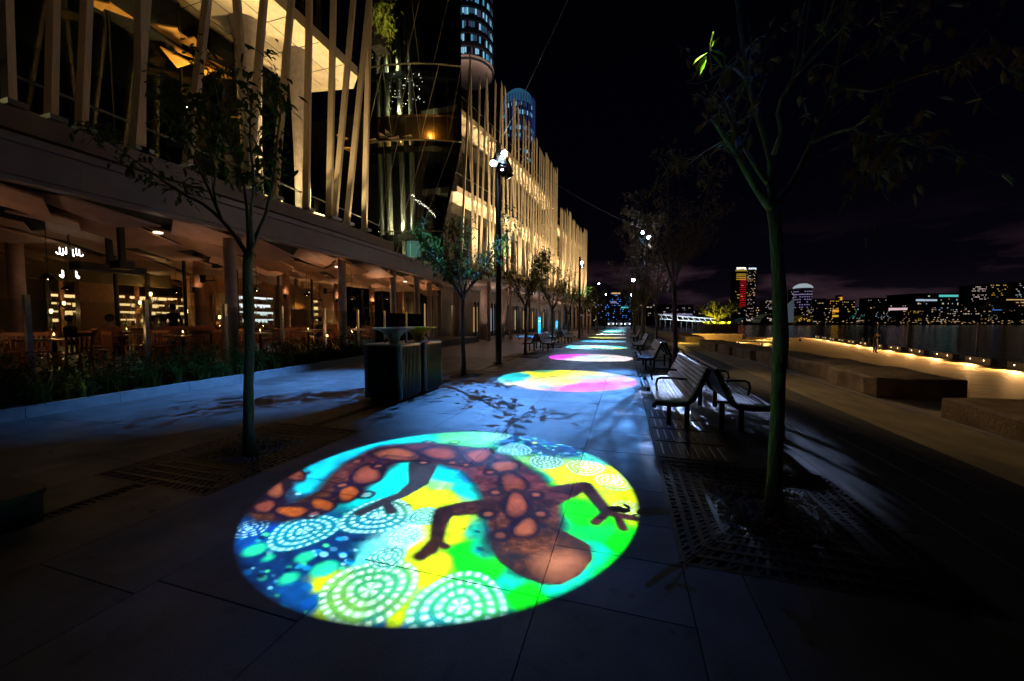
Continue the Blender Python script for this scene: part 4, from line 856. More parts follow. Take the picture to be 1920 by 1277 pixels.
def shrub(x, y, z, h, n, m, label, seed, sx=.5):
    g = random.Random(seed); wood, lv = MB(), MB()
    for k in range(7):
        q, _ = curve_pts(Vector((x+g.gauss(0, .1), y+g.gauss(0, .1), z)), Vector((g.uniform(-.6, .6)*sx*2, g.uniform(-.6, .6)*sx*2, 1)), h*g.uniform(.7, 1), 5, g, .2); wood.tube(q, [.012, .01, .008, .006, .005, .003], 5)
        for j in range(n//7):
            i = g.randint(1, 5); leaf(lv, q[i]+Vector((g.gauss(0, .14), g.gauss(0, .14), g.gauss(0, .12))), Vector((g.uniform(-1, 1), g.uniform(-1, 1), g.uniform(-.4, .8))), Vector((0, 0, 1)), g.uniform(.07, .13), g)
    t = thing('shrub', (x, y, z), label, 'shrub', 'dark hedge shrubs before the terrace'); wood.build('stem', bark, t); tag(lv.build('foliage', m, t), kind='stuff')
for i in range(19):
    yy = 1.6+i*.85; k = kerb_at(yy); shrub(k.x-.75+.1*math.sin(i*2.1), yy, .1, .80+.12*math.sin(i*1.7), 800, leaf_dark, NTH[i]+' dark hedge shrub from the near end of the planter strip', 100+i)
for i in range(22):
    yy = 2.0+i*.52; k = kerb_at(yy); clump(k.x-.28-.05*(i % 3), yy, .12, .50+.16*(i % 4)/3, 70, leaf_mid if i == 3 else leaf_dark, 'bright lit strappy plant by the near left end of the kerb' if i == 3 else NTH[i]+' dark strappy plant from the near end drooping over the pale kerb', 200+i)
k = kerb_at(4.06); lamp('garden_spike_lamp', 'SPOT', (k.x-.05, 3.7, .75), 5, (1, .85, .4), None, aim=(k.x-.3, 4.1, .3), size=.03, cone=80)

# ================================================================== PEOPLE
skin_m = mat('skin', (.45, .28, .2), .55, var=.08); hair_m = mat('dark_hair', (.02, .015, .012), .6); shoe_m = mat('shoe', (.03, .03, .03), .5)
def person(loc, rz, label, top, bottom, sit=False, arms='down', stride=.0, h=1.75, sc=1.0):
    """one skinned body; colours by height"""
    hip = .45 if sit else .92
    J = {'pelvis': (0, 0, hip), 'spine': (0, .01, hip+.2), 'chest': (0, -.01, hip+.42), 'neck': (0, 0, hip+.56), 'head0': (0, .01, hip+.64), 'head1': (0, .03, hip+.76), 'head2': (0, .02, hip+.83)}
    rad = {'pelvis': (.15, .11), 'spine': (.13, .10), 'chest': (.16, .11), 'neck': (.055, .055), 'head0': (.07, .08), 'head1': (.085, .1), 'head2': (.05, .06)}
    E_ = [('pelvis', 'spine'), ('spine', 'chest'), ('chest', 'neck'), ('neck', 'head0'), ('head0', 'head1'), ('head1', 'head2')]
    for s, nm in ((-1, 'l'), (1, 'r')):
        st = stride*s
        if sit: J.update({nm+'hip': (s*.09, .02, hip), nm+'knee': (s*.1, .44, hip+.03), nm+'ank': (s*.1, .45, .08), nm+'toe': (s*.1, .62, .04)})
        else: J.update({nm+'hip': (s*.09, 0, hip-.04), nm+'knee': (s*.1, .04+st*.5, .5), nm+'ank': (s*.1, -.02+st, .09), nm+'toe': (s*.11, .17+st, .035)})
        J[nm+'sh'] = (s*.18, 0, hip+.47)
        if arms == 'camera': J.update({nm+'elb': (s*.26, .14, hip+.28), nm+'wr': (s*.08, .27, hip+.62), nm+'hand': (s*.05, .28, hip+.68)})
        elif arms == 'work': J.update({nm+'elb': (s*.25, .05, hip+.2), nm+'wr': (s*.16, .28, hip+.16), nm+'hand': (s*.14, .35, hip+.16)})
        else: J.update({nm+'elb': (s*.24, -.02-st*.3, hip+.2), nm+'wr': (s*.26, .06-st*.5, hip-.03), nm+'hand': (s*.26, .08-st*.5, hip-.12)})
        rad.update({nm+'hip': (.095, .1), nm+'knee': (.062, .065), nm+'ank': (.042, .045), nm+'toe': (.04, .03), nm+'sh': (.06, .06), nm+'elb': (.042, .042), nm+'wr': (.03, .03), nm+'hand': (.035, .03)})
        E_ += [('pelvis', nm+'hip'), (nm+'hip', nm+'knee'), (nm+'knee', nm+'ank'), (nm+'ank', nm+'toe'), ('chest', nm+'sh'), (nm+'sh', nm+'elb'), (nm+'elb', nm+'wr'), (nm+'wr', nm+'hand')]
    ks = list(J); me = bpy.data.meshes.new('body'); me.from_pydata([J[k] for k in ks], [(ks.index(a), ks.index(b)) for a, b in E_], [])
    o = bpy.data.objects.new('body', me); COL.objects.link(o); md = o.modifiers.new('skin', 'SKIN'); md.use_smooth_shade = True
    me.skin_vertices.new() if not me.skin_vertices else None
    for i, k in enumerate(ks): me.skin_vertices[0].data[i].radius = rad[k]; me.skin_vertices[0].data[i].use_root = (k == 'pelvis')
    o.modifiers.new('subd', 'SUBSURF').levels = 1; o.modifiers['subd'].render_levels = 1
    dg = bpy.context.evaluated_depsgraph_get(); nm_ = bpy.data.meshes.new_from_object(o.evaluated_get(dg)); bpy.data.objects.remove(o)
    nm_.name = 'body'; nm_.materials.clear()
    for m in (top, bottom, skin_m, shoe_m): nm_.materials.append(m)
    for p in nm_.polygons:
        c = p.center; z = c.z
        hd = z > hip+.53 and abs(c.x) < .13; hand = min((Vector(J[q])-c).length for q in ('lhand', 'rhand')) < .075
        p.material_index = 2 if (hd or hand) else 3 if z < .1 else 1 if (z < hip+.03 and not (abs(c.x) > .19)) else 0
        p.use_smooth = True
    t = thing('person', loc, label, 'person', rz=rz); t.scale = (sc,)*3
    b = bpy.data.objects.new('body', nm_); COL.objects.link(b); b.parent = t
    cz = hip+.765; hb = MB(); hb.lathe((0, -.005, cz), [(.0, .125), (.05, .115), (.085, .08), (.10, .03), (.1, -.02), (.085, -.07), (.07, -.09)], 14, math.pi*.92, math.pi*2.08); hb.lathe((0, .01, cz), [(0, .125), (.05, .112), (.088, .07), (.095, .05)], 14); hb.build('hair', hair_m, t, world=False, smooth=True)
    fb = MB(); fb.tube([(0, .115, cz-.03), (0, .14, cz-.055), (0, .115, cz-.065)], [.008, .014, .01], 6); fb.build('nose', skin_m, t, world=False)
    return t
black_c = mat('black_cloth', (.03, .03, .035), .8); white_c = mat('white_cloth', (.75, .75, .72), .7, var=.06); navy_c = mat('navy_cloth', (.03, .04, .07), .8); rust_c = mat('rust_cloth', (.35, .12, .06), .8); grey_c = mat('grey_cloth', (.25, .24, .23), .8)
pp_ = gz(1640, 662, -1.3)
ph = person((pp_.x, pp_.y, -1.30), R(-75), 'photographer in dark clothes standing on the lit deck, camera raised to the face', black_c, black_c, arms='camera', sc=1.02)
hc = thing('handheld_camera', (pp_.x+.31, pp_.y+.08, .32), 'small dark camera held up by the person on the deck', 'camera', rz=R(-75))
MB().cbox((0, 0, 0), (.14, .07, .10)).build('camera_body', steel_dark, hc, world=False); MB().tube([(0, .035, 0), (0, .15, 0)], [.035, .04], 12).build('camera_lens', steel_dark, hc, world=False)
wk = gz(1158, 603+CAM_H*700/82); person((wk.x, wk.y, 0), R(180), 'distant person walking along the promenade over the far circles', navy_c, black_c, stride=.22)
# ================================================================== RESTAURANT PAVILION
FINL = (1, .73, .38); WARM = (1, .62, .26); GOLD = (1, .70, .30)
pav = thing('restaurant_pavilion', (-16, 10, 0), 'low restaurant building with a curved pale fascia, warm lit terrace and tall leaning fins above', 'building')
FP = [(-9.9, -6), (-9.9, 2), (-9.9, 8), (-9.95, 12), (-10.1, 15.5), (-10.45, 18.5), (-11.0, 21), (-11.7, 23.0), (-12.6, 24.6), (-13.8, 25.7), (-15.5, 26.3), (-18, 26.5)]
def along(path, step):
    out = [Vector((*path[0], 0))]; acc = 0
    P = [Vector((*p, 0)) for p in path]; tot = 0
    L_ = [(b-a).length for a, b in zip(P, P[1:])]; s = 0; tt = sum(L_); n = max(1, round(tt/step)); res = []
    for i in range(n+1):
        d = tt*i/n; k = 0
        while k < len(L_)-1 and d > L_[k]: d -= L_[k]; k += 1
        res.append(P[k].lerp(P[k+1], d/L_[k]))
    return res
def smooth_path(pts, it=2):
    for _ in range(it):
        q = [pts[0]]
        for a, b in zip(pts, pts[1:]): q += [(a[0]*.75+b[0]*.25, a[1]*.75+b[1]*.25), (a[0]*.25+b[0]*.75, a[1]*.25+b[1]*.75)]
        pts = q+[pts[-1]]
    return pts
FS = smooth_path(FP)
def ribbon(path, off, thick, z0, z1):
    """pieces of a wall following the path, off metres behind it"""
    P = along(path, 1.05); res = []
    nn = []
    for i in range(len(P)):
        t = (P[min(i+1, len(P)-1)]-P[max(i-1, 0)]).normalized(); nn.append(Vector((-t.y, t.x, 0)))
    return P, nn
P, nn = ribbon(FS, 0, 0, 0, 0)
fas_m = mat('fascia_panel', (.20, .165, .17), .42, .15, var=.12, scale=3)
k = 0
while k < len(P)-1:
    e = min(k+2, len(P)-1); mb = MB()
    for i in range(k, e):
        a, b = P[i], P[i+1]; na, nb = nn[i], nn[i+1]; gp = (b-a).normalized()*.004
        if i == k: a = a+gp
        for (o0, o1, z0, z1) in [(0, .16, 3.98, 4.52), (-.07, .16, 4.524, 4.66), (.04, .3, 3.90, 3.976)]:
            mb.hexa([a-na*-o0+Vector((0, 0, z0)), b-nb*-o0+Vector((0, 0, z0)), b+nb*o1+Vector((0, 0, z0)), a+na*o1+Vector((0, 0, z0)), a+na*o0+Vector((0, 0, z1)), b+nb*o0+Vector((0, 0, z1)), b+nb*o1+Vector((0, 0, z1)), a+na*o1+Vector((0, 0, z1))])
    mb.build('fascia_panel', fas_m, pav); k = e
roofp = [(p.x+n.x*.165, p.y+n.y*.165) for p, n in zip(P, nn)] + [(-27, 26.5), (-27, -6)]
MB().prism(roofp, 4.40, 4.64).build('canopy_roof', dark_wall, pav)
roofp2 = [(p.x+n.x*.31, p.y+n.y*.31) for p, n in zip(P, nn)] + [(-27, 26.4), (-27, -5.9)]
# ledge above, carrying fins and the glass balustrade
LP, ln = [], []
for p, n in zip(P, nn):
    if p.y < 18.2: LP.append(Vector((p.x-1.35, p.y, 0)))
for i in range(0, len(LP)-1, 2):
    a, b = LP[i], LP[min(i+2, len(LP)-1)]
    MB().hexa([(a.x, a.y+.004, 5.18), (b.x, b.y, 5.18), (b.x-4, b.y, 5.18), (a.x-4, a.y+.004, 5.18), (a.x, a.y+.004, 5.60), (b.x, b.y, 5.60), (b.x-4, b.y, 5.60), (a.x-4, a.y+.004, 5.60)]).build('ledge_panel', fas_m, pav)
    q = MB().hexa([(a.x-.9, a.y+.02, 5.62), (b.x-.9, b.y-.02, 5.62), (b.x-.92, b.y-.02, 5.62), (a.x-.92, a.y+.02, 5.62), (a.x-.9, a.y+.02, 6.55), (b.x-.9, b.y-.02, 6.55), (b.x-.92, b.y-.02, 6.55), (a.x-.92, a.y+.02, 6.55)]).build('balustrade_pane', glass_clear, pav)
    MB().beam((a.x-.91, a.y, 6.58), (b.x-.91, b.y, 6.58), .05, .05).build('handrail', steel, q)
MB().box(-15.2, -11.6, -6, 18.0, 4.66, 5.17).build('ledge_recess', dark_wall, pav)
# columns
def column(x, y, z1, r, m=column_m): MB().lathe((x, y, 0), [(r*1.05, 0), (r, .1), (r, z1), (0, z1)], 18).build('column', m, pav, smooth=True)
for px in (-33, 435, 643, 738): p = gx(px, 600, -10.5); column(-10.5, p.y, 4.05, .145)
column(-10.75, 17.9, 4.05, .145); column(-11.4, 20.4, 4.05, .145); column(-12.2, 22.6, 4.05, .145)
for y in (5.75, 10.2, 14.0, 17.3, 20.3, 23.4): column(-15.45, y, 4.05, .155, mat('column_warm', (.42, .24, .15), .6, var=.2))
# folded canopy soffit: one panel each
soff = mat('soffit_panel', (.42, .26, .16), .55, var=.14, scale=4)
rs = random.Random(3)
for i, x0 in enumerate([-10.25-1.0*k for k in range(16)]):
    dx = 1.0; j = 0; y = -1.0+(i % 2)*.9
    while y < 25.4:
        if x0-.5 < -10.3-max(0, (y-14))**2*.022 or True:
            lim_x = -9.9-.35-max(0, y-12)**2*.0155
            if x0 <= lim_x+.05 and not (y > 24.4 and x0 > -14):
                ze = 4.03-rs.uniform(.0, .06); zt = ze-rs.uniform(.20, .52); e1, e2 = (rs.uniform(0, .30), 0) if (i+j) % 2 else (0, rs.uniform(0, .30)); j += 1; s = rs.choice([-1, 1])*.45
                a, b, c, d = (x0, y, ze-e1), (x0-dx*.86, y+s, ze-e2), (x0-dx*.86, y+1.55+s, zt-e2*.5), (x0, y+1.55, zt+e1*.4)
                MB().hexa([a, d, c, b, (a[0], a[1], a[2]+.04), (d[0], d[1], d[2]+.04), (c[0], c[1], c[2]+.04), (b[0], b[1], b[2]+.04)]).build('soffit_panel', soff, pav)
        y += 1.82
tag(MB().prism(roofp2, 4.09, 4.395).build('soffit_void', mat('black_void', (.006, .006, .006), .9), pav))  # near-black slab paints in the shade between the soffit panels
for i, (x, y, w_, h_, m_) in enumerate([(-19.6, 14.2, 1.3, 1.6, cream), (-19.6, 16.4, .9, 2.0, timber_warm), (-19.6, 18.6, 1.5, 1.2, cream), (-19.6, 20.6, .8, 2.1, column_m), (-19.6, 22.6, 1.4, 1.5, cream)]): MB().box(x-.09, x, y-w_/2, y+w_/2, 1.5, 1.5+h_*.9).build('wall_panel', m_, pav)
for i, y in enumerate((6.5, 9.6, 12.6, 15.5, 18.3, 20.9)):
    x = -11.2-max(0, y-14)*.12; l = MB().box(x-.07, x+.07, y-.07, y+.07, 3.70, 3.74).build('downlight', emit('downlight_lens', (1, .78, .5), 2.5), pav)
    lamp('downlight_lamp', 'SPOT', (x, y, 3.58), [8, 16, 24, 30, 26, 22][i], (1, .66, .40), l, aim=(x, y, 0), size=.1, cone=120, blend=.8)
# back glass line with mullions
for i, (y0, y1) in enumerate([(k*2.0-2, k*2.0) for k in range(13)]):
    pn = MB().box(-15.92, -15.90, y0+.03, y1-.03, .1, 3.6).build('window_pane', glass('shop_glass', (.85, .87, .85), 1.0, 1.33), pav)
    MB().box(-15.96, -15.86, y1-.03, y1+.03, 0, 4.05).build('mullion', steel_dark, pav)
# floor, back wall, interior
MB().box(-27, -10.4, -6, 26, -.018, .38).build('terrace_floor', mat('terrace_floor', (.10, .07, .05), .4, var=.3), pav)
MB().box(-27.1, -26.8, -6, 26.5, .03, 4.08).build('back_wall', mat('olive_wall', (.15, .12, .055), .7, var=.3, scale=1.2), pav)
MB().box(-26.8, -13.6, 26.1, 26.3, .03, 4.08).build('end_wall', dark_wall, pav)
MB().box(-26.8, -16.0, -6.2, -6, .03, 4.08).build('end_wall', dark_wall, pav)
for y0, y1, x in [(2.0, 5.0, -22), (9.2, 10.4, -20.5), (15.0, 16.1, -20), (19.4, 20.3, -18.5)]: MB().box(x-.3, x, y0, y1, .03, 4.06).build('partition_wall', dark_wall if y0 < 9 else timber_warm, pav)
MB().box(-19.9, -19.7, 12.6, 25.8, .38, 4.06).build('partition_wall', mat('amber_timber', (.45, .22, .08), .5, var=.3), pav)  # wall added as a backdrop to catch the warm light
MB().box(-20.5, -20.3, 4.2, 12.2, 3.05, 4.07).build('bulkhead', mat('olive_wall', (.24, .20, .10)), pav)
MB().box(-16.4, -16.3, 14.1, 16.5, .03, 3.3).build('timber_screen', mat('amber_timber', (.45, .22, .08), .5, var=.3), pav)
for j, (y0, y1) in enumerate([(14.2, 15.1), (15.2, 16.3)]): MB().box(-16.28, -16.24, y0, y1, .1, 3.2).build('door', mat('door_orange', (.45, .22, .07), .4), pav)
# back bar shelves with lit bottles
bot_m = [mat('bottle_green', (.18, .30, .10), .15), mat('bottle_amber', (.5, .25, .07), .15), mat('bottle_clear', (.6, .6, .55), .15)]; shelf_back = emit('shelf_light', (1, .62, .26), 1.7); shelf_back2 = emit('shelf_light_white', (.9, .95, 1), 1.5)
def back_bar(x, y, wdt, label, em, seed, z0=.9, z1=2.5):
    g = random.Random(seed); t = thing('back_bar_shelf', (x, y, .03), label, 'shelf', 'lit bottle shelves inside the restaurant')
    MB().box(x-.35, x-.3, y-wdt/2, y+wdt/2, .03, z1+.1).build('back_panel', timber_warm, t); MB().box(x-.3, x+.1, y-wdt/2, y+wdt/2, .03, z0-.02).build('counter', timber_warm, t)
    n = 4
    for k in range(n):
        z = z0+(z1-z0)*k/n; MB().box(x-.3, x, y-wdt/2, y+wdt/2, z, z+.03).build('shelf_board', timber_warm, t); ls = MB(); q0 = y-wdt/2+.06
        while q0 < y+wdt/2-.12:
            q1 = min(y+wdt/2-.05, q0+g.uniform(.12, .5)); ls.box(x-.298, x-.29, q0, q1, z+(z1-z0)/n-.075-g.uniform(0, .16), z+(z1-z0)/n-.015); q0 = q1+g.choice([.02, .05, .22])
        ls.build('light_strip', em, t)
        mb = MB(); yy = y-wdt/2+.1
        while yy < y+wdt/2-.08:
            mb.cur = g.randrange(3); h = g.uniform(.14, .32); mb.lathe((x-.14, yy, z+.031), [(.035, 0), (.036, h*.6), (.013, h*.78), (.013, h), (0, h)], 6); yy += g.uniform(.07, .13) if g.random() < .8 else .3
        tag(mb.build('bottle', bot_m, t), kind='stuff')
for i, (px, dist_x, wd, lb, em) in enumerate([(165, -26.2, 2.4, 'lit shelf of bottles at the far left of the restaurant', shelf_back), (300, -24.5, 3.2, 'wide lit bottle shelf behind the server, warm white light', shelf_back), (470, -19.0, 1.7, 'lit shelf of bottles behind the near left tree trunk', shelf_back2), (518, -19.0, 1.6, 'cool white lit shelf of stacked glasses right of the near left tree', shelf_back2), (588, -18.6, 1.4, 'orange lit shelf beside the timber screen', shelf_back), (672, -18.4, 1.5, 'small lit shelf between the front columns', shelf_back), (712, -17.6, 1.4, 'narrow lit shelf near the far end of the terrace', shelf_back2), (745, -16.8, 1.2, 'bright narrow shelf at the far end of the terrace', shelf_back)]):
    p = gx(px, 590, dist_x); back_bar(p.x, p.y, wd, lb, em, i+3)
# tables and chairs
chair_m = mat('chair_timber', (.36, .13, .05), .5, var=.2); table_m = mat('table_top', (.33, .15, .07), .3, var=.2)
def make_table():
    t = thing('dining_table', (0, 0, .03), 'square dining table on the dim restaurant terrace', 'table', 'tables on the terrace and inside the restaurant')
    MB().box(-.42, .42, -.42, .42, .70, .74).build('tabletop', table_m, t, world=False); MB().lathe((0, 0, 0), [(.26, 0), (.26, .02), (.04, .04), (.035, .70)], 12).build('pedestal', steel_dark, t, world=False)
    return t
def make_chair():
    t = thing('dining_chair', (0, 0, .03), 'wooden dining chair drawn up to a terrace table', 'chair', 'chairs at the restaurant tables')
    MB().box(-.22, .22, -.22, .22, .43, .46).build('seat', chair_m, t, world=False)
    mb = MB(); [mb.box(-.2+k*.075, -.2+k*.075+.03, -.22, -.19, .47, .84) for k in range(6)]; mb.box(-.22, .22, -.225, -.185, .80, .88); mb.build('backrest', chair_m, t, world=False)
    for a in (-1, 1):
        for b in (-1, 1): MB().beam((a*.19, b*.19, .43), (a*.21, b*.22, 0), .035, .035).build('leg', chair_m, t, world=False)
    return t
T0, C0 = make_table(), make_chair(); ft = True; nchair = 0
rs = random.Random(9); tabs = []
for i, y in enumerate([2.6, 4.9, 7.2, 9.5, 11.8, 14.1, 16.6]):
    for x in (-11.7, -13.8): tabs.append((x+rs.uniform(-.2, .2), y+rs.uniform(-.2, .2)))
for y in (4.0, 6.6, 9.4, 12.4, 18.6): tabs.append((-18.2, y))
cand = emit('candle_flame', (1, .55, .18), 14); NTH = NTH; cup_m = mat('white_ware', (.75, .73, .7), .3)
for i, (x, y) in enumerate(tabs):
    o = T0 if i == 0 else dup(T0); o.location = (x, y, .03); wh_ = (NTH[i//2]+' table from the left in the '+('front' if i % 2 == 0 else 'rear')+' terrace row') if i < 14 else NTH[i-14]+' indoor table from the left'; o['label'] = 'square dining table, the '+wh_
    for a in ((0, 90, 180, 270) if x < -12 else (90, 270, 180)):
        c = C0 if nchair == 0 else dup(C0); nchair += 1; d = R(a+rs.uniform(-8, 8)); c.location = (x+math.sin(d)*.66, y-math.cos(d)*.66, .03); c.rotation_euler = (0, 0, d); c['label'] = 'wooden chair, '+{0: 'left', 90: 'street', 180: 'right', 270: 'inner'}[a]+' side of '+wh_
    for q in range(2):
        w_ = MB().lathe((x+rs.uniform(-.2, .2), y+(-.2 if q == 0 else .2), .771), [(.05, 0), (.12, .015), (.125, .02), (.04, .008), (0, .008)], 12).build('plate', cup_m); tag(w_, ('left' if q == 0 else 'right')+' white plate on the '+wh_, 'plate', 'plates on the dining tables')
    if i % 2 == 0:
        cl = MB().lathe((x, y, .771), [(.03, 0), (.035, .07), (.03, .075), (0, .03)], 10).build('candle', cup_m); tag(cl, 'small candle glowing on the '+wh_, 'candle', 'candles on the dining tables')
        MB().lathe((x, y, .85), [(0, 0), (.016, .02), (0, .06)], 6).build('flame', cand, cl); lamp('candle_light', 'POINT', (x, y, .93), 4, (1, .5, .18), cl, size=.02)
# orange upholstered banquettes
for i, (px, x, w_) in enumerate([(330, -15.0, 1.9), (420, -17.2, 1.4), (600, -15.2, 1.5)]):
    p = gx(px, 620, x); t = thing('banquette', (p.x, p.y, .03), ['orange banquette seat left of the front column', 'dark orange banquette behind the near left tree trunk', 'orange banquette by the far front columns'][i], 'sofa', 'orange banquettes')
    om = mat('orange_leather', (.5, .13, .03), .45); MB().box(p.x-.3, p.x+.3, p.y-w_/2, p.y+w_/2, .05, .45).build('seat', om, t); MB().box(p.x+.3, p.x+.45, p.y-w_/2, p.y+w_/2, .05, 1.0).build('backrest', om, t)
# pendants and chandelier
pend_e = emit('pendant_bulb', (1, .72, .38), 22)
def pendant(x, y, z, pw, label, col=WARM, s=1):
    t = thing('pendant_lamp', (x, y, z), label, 'lamp', 'pendant lamps in the restaurant'); MB().tube([(x, y, 4.0), (x, y, z+.14)], .008, 5).build('cord', steel_dark, t)
    MB().lathe((x, y, z), [(.03, .15), (.06, .13), (.15*s, .02), (.155*s, 0), (.14*s, .01), (.05, .11)], 16).build('shade', steel_dark, t, smooth=True); MB().lathe((x, y, z), [(0, .0), (.035, .03), (.035, .06), (0, .09)], 10).build('bulb', pend_e, t)
    lamp('pendant_light', 'SPOT', (x, y, z-.02), pw*2.4, col, t, aim=(x, y, 0), size=.03, cone=115, blend=.7)
for i, (x, y, z, pw, lb) in enumerate([(-18.5, 4.0, 2.6, 26, 'pendant lamp over the tables at the left of the restaurant'), (-18.5, 8.0, 2.6, 34, 'pendant lamp over the tables near the server'), (-18.0, 11.0, 2.7, 60, 'pendant lamp behind the near left tree trunk'), (-15.5, 15.4, 3.0, 120, 'pendant lamp glowing by the timber screen'), (-17.5, 18.2, 2.7, 90, 'pendant lamp over the far tables'), (-16.9, 21.5, 2.7, 90, 'pendant lamp at the far end of the restaurant'), (-24.0, 7.0, 2.7, 46, 'pendant lamp over the kitchen bench at the back'), (-23.5, 13.0, 2.8, 46, 'pendant lamp at the back of the room between shelves'), (-13.2, 5.4, 2.5, 12, 'pendant lamp under the canopy at the left'), (-11.6, 9.4, 2.5, 14, 'pendant lamp over a front terrace table left of the near left tree'), (-11.7, 14.0, 2.5, 20, 'pendant lamp over a front terrace table right of the near left tree'), (-13.0, 12.8, 2.6, 26, 'pendant lamp under the canopy in the middle'), (-13.4, 19.0, 2.8, 34, 'pendant lamp under the canopy at the far end')]): pendant(x, y, z, pw, lb)
for q, (py, zc) in enumerate([(478, 'upper'), (520, 'lower')]):  # second one stands in for the reflection of the first in the glass
    cc = gx(131, py, -14.0-.5*q); chan = thing('chandelier', (cc.x, cc.y, cc.z), zc+' chandelier of white glowing hook shaped tubes under the left canopy', 'chandelier'); MB().tube([(cc.x, cc.y, 4.0), (cc.x, cc.y, cc.z+.2)], .01, 5).build('stem', steel_dark, chan)
    for k in range(6-q*2):
        a = k*math.pi*2/(6-q*2)+.3; cx, cy = cc.x+.17*math.cos(a), cc.y+.17*math.sin(a); MB().tube([(cc.x, cc.y, cc.z+.2), (cx, cy, cc.z+.18)], .006, 5).build('arm', steel_dark, chan)
        MB().tube([(cx, cy, cc.z+.17), (cx, cy, cc.z+.02), (cx+.02*math.cos(a), cy+.02*math.sin(a), cc.z-.01), (cx+.05*math.cos(a), cy+.05*math.sin(a), cc.z), (cx+.06*math.cos(a), cy+.06*math.sin(a), cc.z+.05)], .008, 6).build('tube_light', emit('tube_white', (1, .95, .9), 7), chan)
wl_e = emit('sconce_glow', (1, .6, .22), 9)
for i, (px, x, z) in enumerate([(95, -22, 1.9), (120, -24, 2.3), (205, -23, 2.1), (262, -22.5, 2.4), (283, -20.2, 2.7), (352, -21, 2.0), (392, -22, 2.3), (410, -19, 1.7), (500, -20, 2.2), (533, -19.5, 1.9), (560, -16.6, 2.3), (572, -17.4, 1.8), (612, -19, 2.4), (630, -18.5, 1.6), (660, -18, 2.3), (700, -17.5, 2.0), (725, -17, 2.5), (760, -16, 1.7), (775, -15.6, 2.2)]):
    p = gx(px, 600, x); t = thing('wall_sconce', (p.x, p.y, z), NTH[i]+' small amber wall light from the left inside the restaurant', 'lamp', 'small amber lights inside the restaurant')
    MB().box(p.x-.05, p.x, p.y-.06, p.y+.06, z-.12, z+.12).build('bracket', steel_dark, t); MB().lathe((p.x+.07, p.y, z), [(.03, -.07), (.05, .02), (.045, .09), (.02, .1)], 10).build('glow_shade', wl_e, t)
    MB().box(p.x-.16, p.x-.051, p.y-.07, p.y+.07, .03, 4.0).build('wall_pier', timber_warm if i % 2 else dark_wall, pav); lamp('sconce_lamp', 'POINT', (p.x+.16, p.y, z), 18, (1, .58, .22), t, size=.03)
for i, (x, y, pw) in enumerate([(-11.0, 3.6, 5), (-10.9, 7.3, 10), (-10.9, 11.6, 26), (-10.9, 14.9, 32), (-11.2, 17.6, 32), (-11.9, 20.2, 28), (-15.1, 9.8, 14), (-15.1, 13.6, 22), (-15.1, 16.9, 26), (-15.1, 20, 26)]):  # uplights added to brighten the soffit panels, bracketed off the columns
    u = MB().lathe((x, y, 2.55), [(0, 0), (.06, .0), (.08, .2), (.075, .2), (0, .1)], 10).build('column_uplight', steel_dark, pav); MB().beam((x, y, 2.6), (x+.4 if x > -13 else x-.3, y+.05, 2.6), .03, .03).build('bracket', steel_dark, u); lamp('column_lamp', 'SPOT', (x, y, 2.78), pw, (1, .56, .32), u, aim=(x-.4, y+.3, 4), size=.03, cone=150, blend=.5)
# umbrella like heaters under the canopy
for i, (px, x) in enumerate([(228, -11.2), (205, -12.3)]):
    p = gx(px, 470, x); t = thing('heater', (p.x, p.y, 2.4), ['dark box heater hanging on its rod from the canopy edge', 'wide dark heater panel hanging under the canopy'][i], 'heater')
    MB().box(p.x-.05, p.x+.05, p.y-.05, p.y+.05, 2.9, 4.02).build('rod', steel_dark, t); MB().box(p.x-.18, p.x+.18, p.y-(.14+.5*i), p.y+.14+.5*i, 2.72, 2.9).build('heater_box', steel_dark, t)
# glass wind screens along the terrace
for i, y in enumerate([2.2+1.75*k for k in range(9)]):
    t = thing('glass_screen', (-10.35, y, 0), NTH[i]+' clear glass wind screen from the left between hedge and terrace', 'screen', 'glass wind screens along the terrace')
    MB().box(-10.39, -10.31, y-.035, y+.035, .03, 1.98).build('post', steel, t); MB().box(-10.355, -10.345, y+.05, y+1.70, .25, 1.9).build('pane', glass_clear, t)
# people inside
ps = [(gx(165, 600, -21.5), R(-60), 'server in a white shirt working at the kitchen bench inside the restaurant', white_c, black_c, False, 'work'), (gx(325, 600, -16.8), R(40), 'dark clothed person standing inside right of the lit bottle shelf', black_c, black_c, False, 'down')]
for p, rz, lb, a, b, s, ar in ps: person((p.x, p.y, .03), rz, lb, a, b, s, ar)
for i, (px, x, m, lb) in enumerate([(206, -14.0, rust_c, 'seated diner in a rust top at a terrace table left of centre'), (290, -14.6, grey_c, 'seated diner in grey facing the bar'), (305, -15.3, rust_c, 'seated diner in rust beside the orange banquette'), (130, -17, black_c, 'seated diner in black at the far left inside'), (600, -14.0, black_c, 'seated diner in black near the far columns')]):
    p = gx(px, 600, x); person((p.x, p.y, .03), R([70, -40, 120, 10, 80][i]), lb, m, black_c, True, 'work')

for o in list(COL.objects):
    if o.parent is None and o.get('group') in ('lit bottle shelves inside the restaurant', 'tables on the terrace and inside the restaurant', 'chairs at the restaurant tables', 'plates on the dining tables', 'candles on the dining tables', 'orange banquettes') or (o.parent is None and o.name.startswith('person') and o.location.x < -11): o.location.z += .35
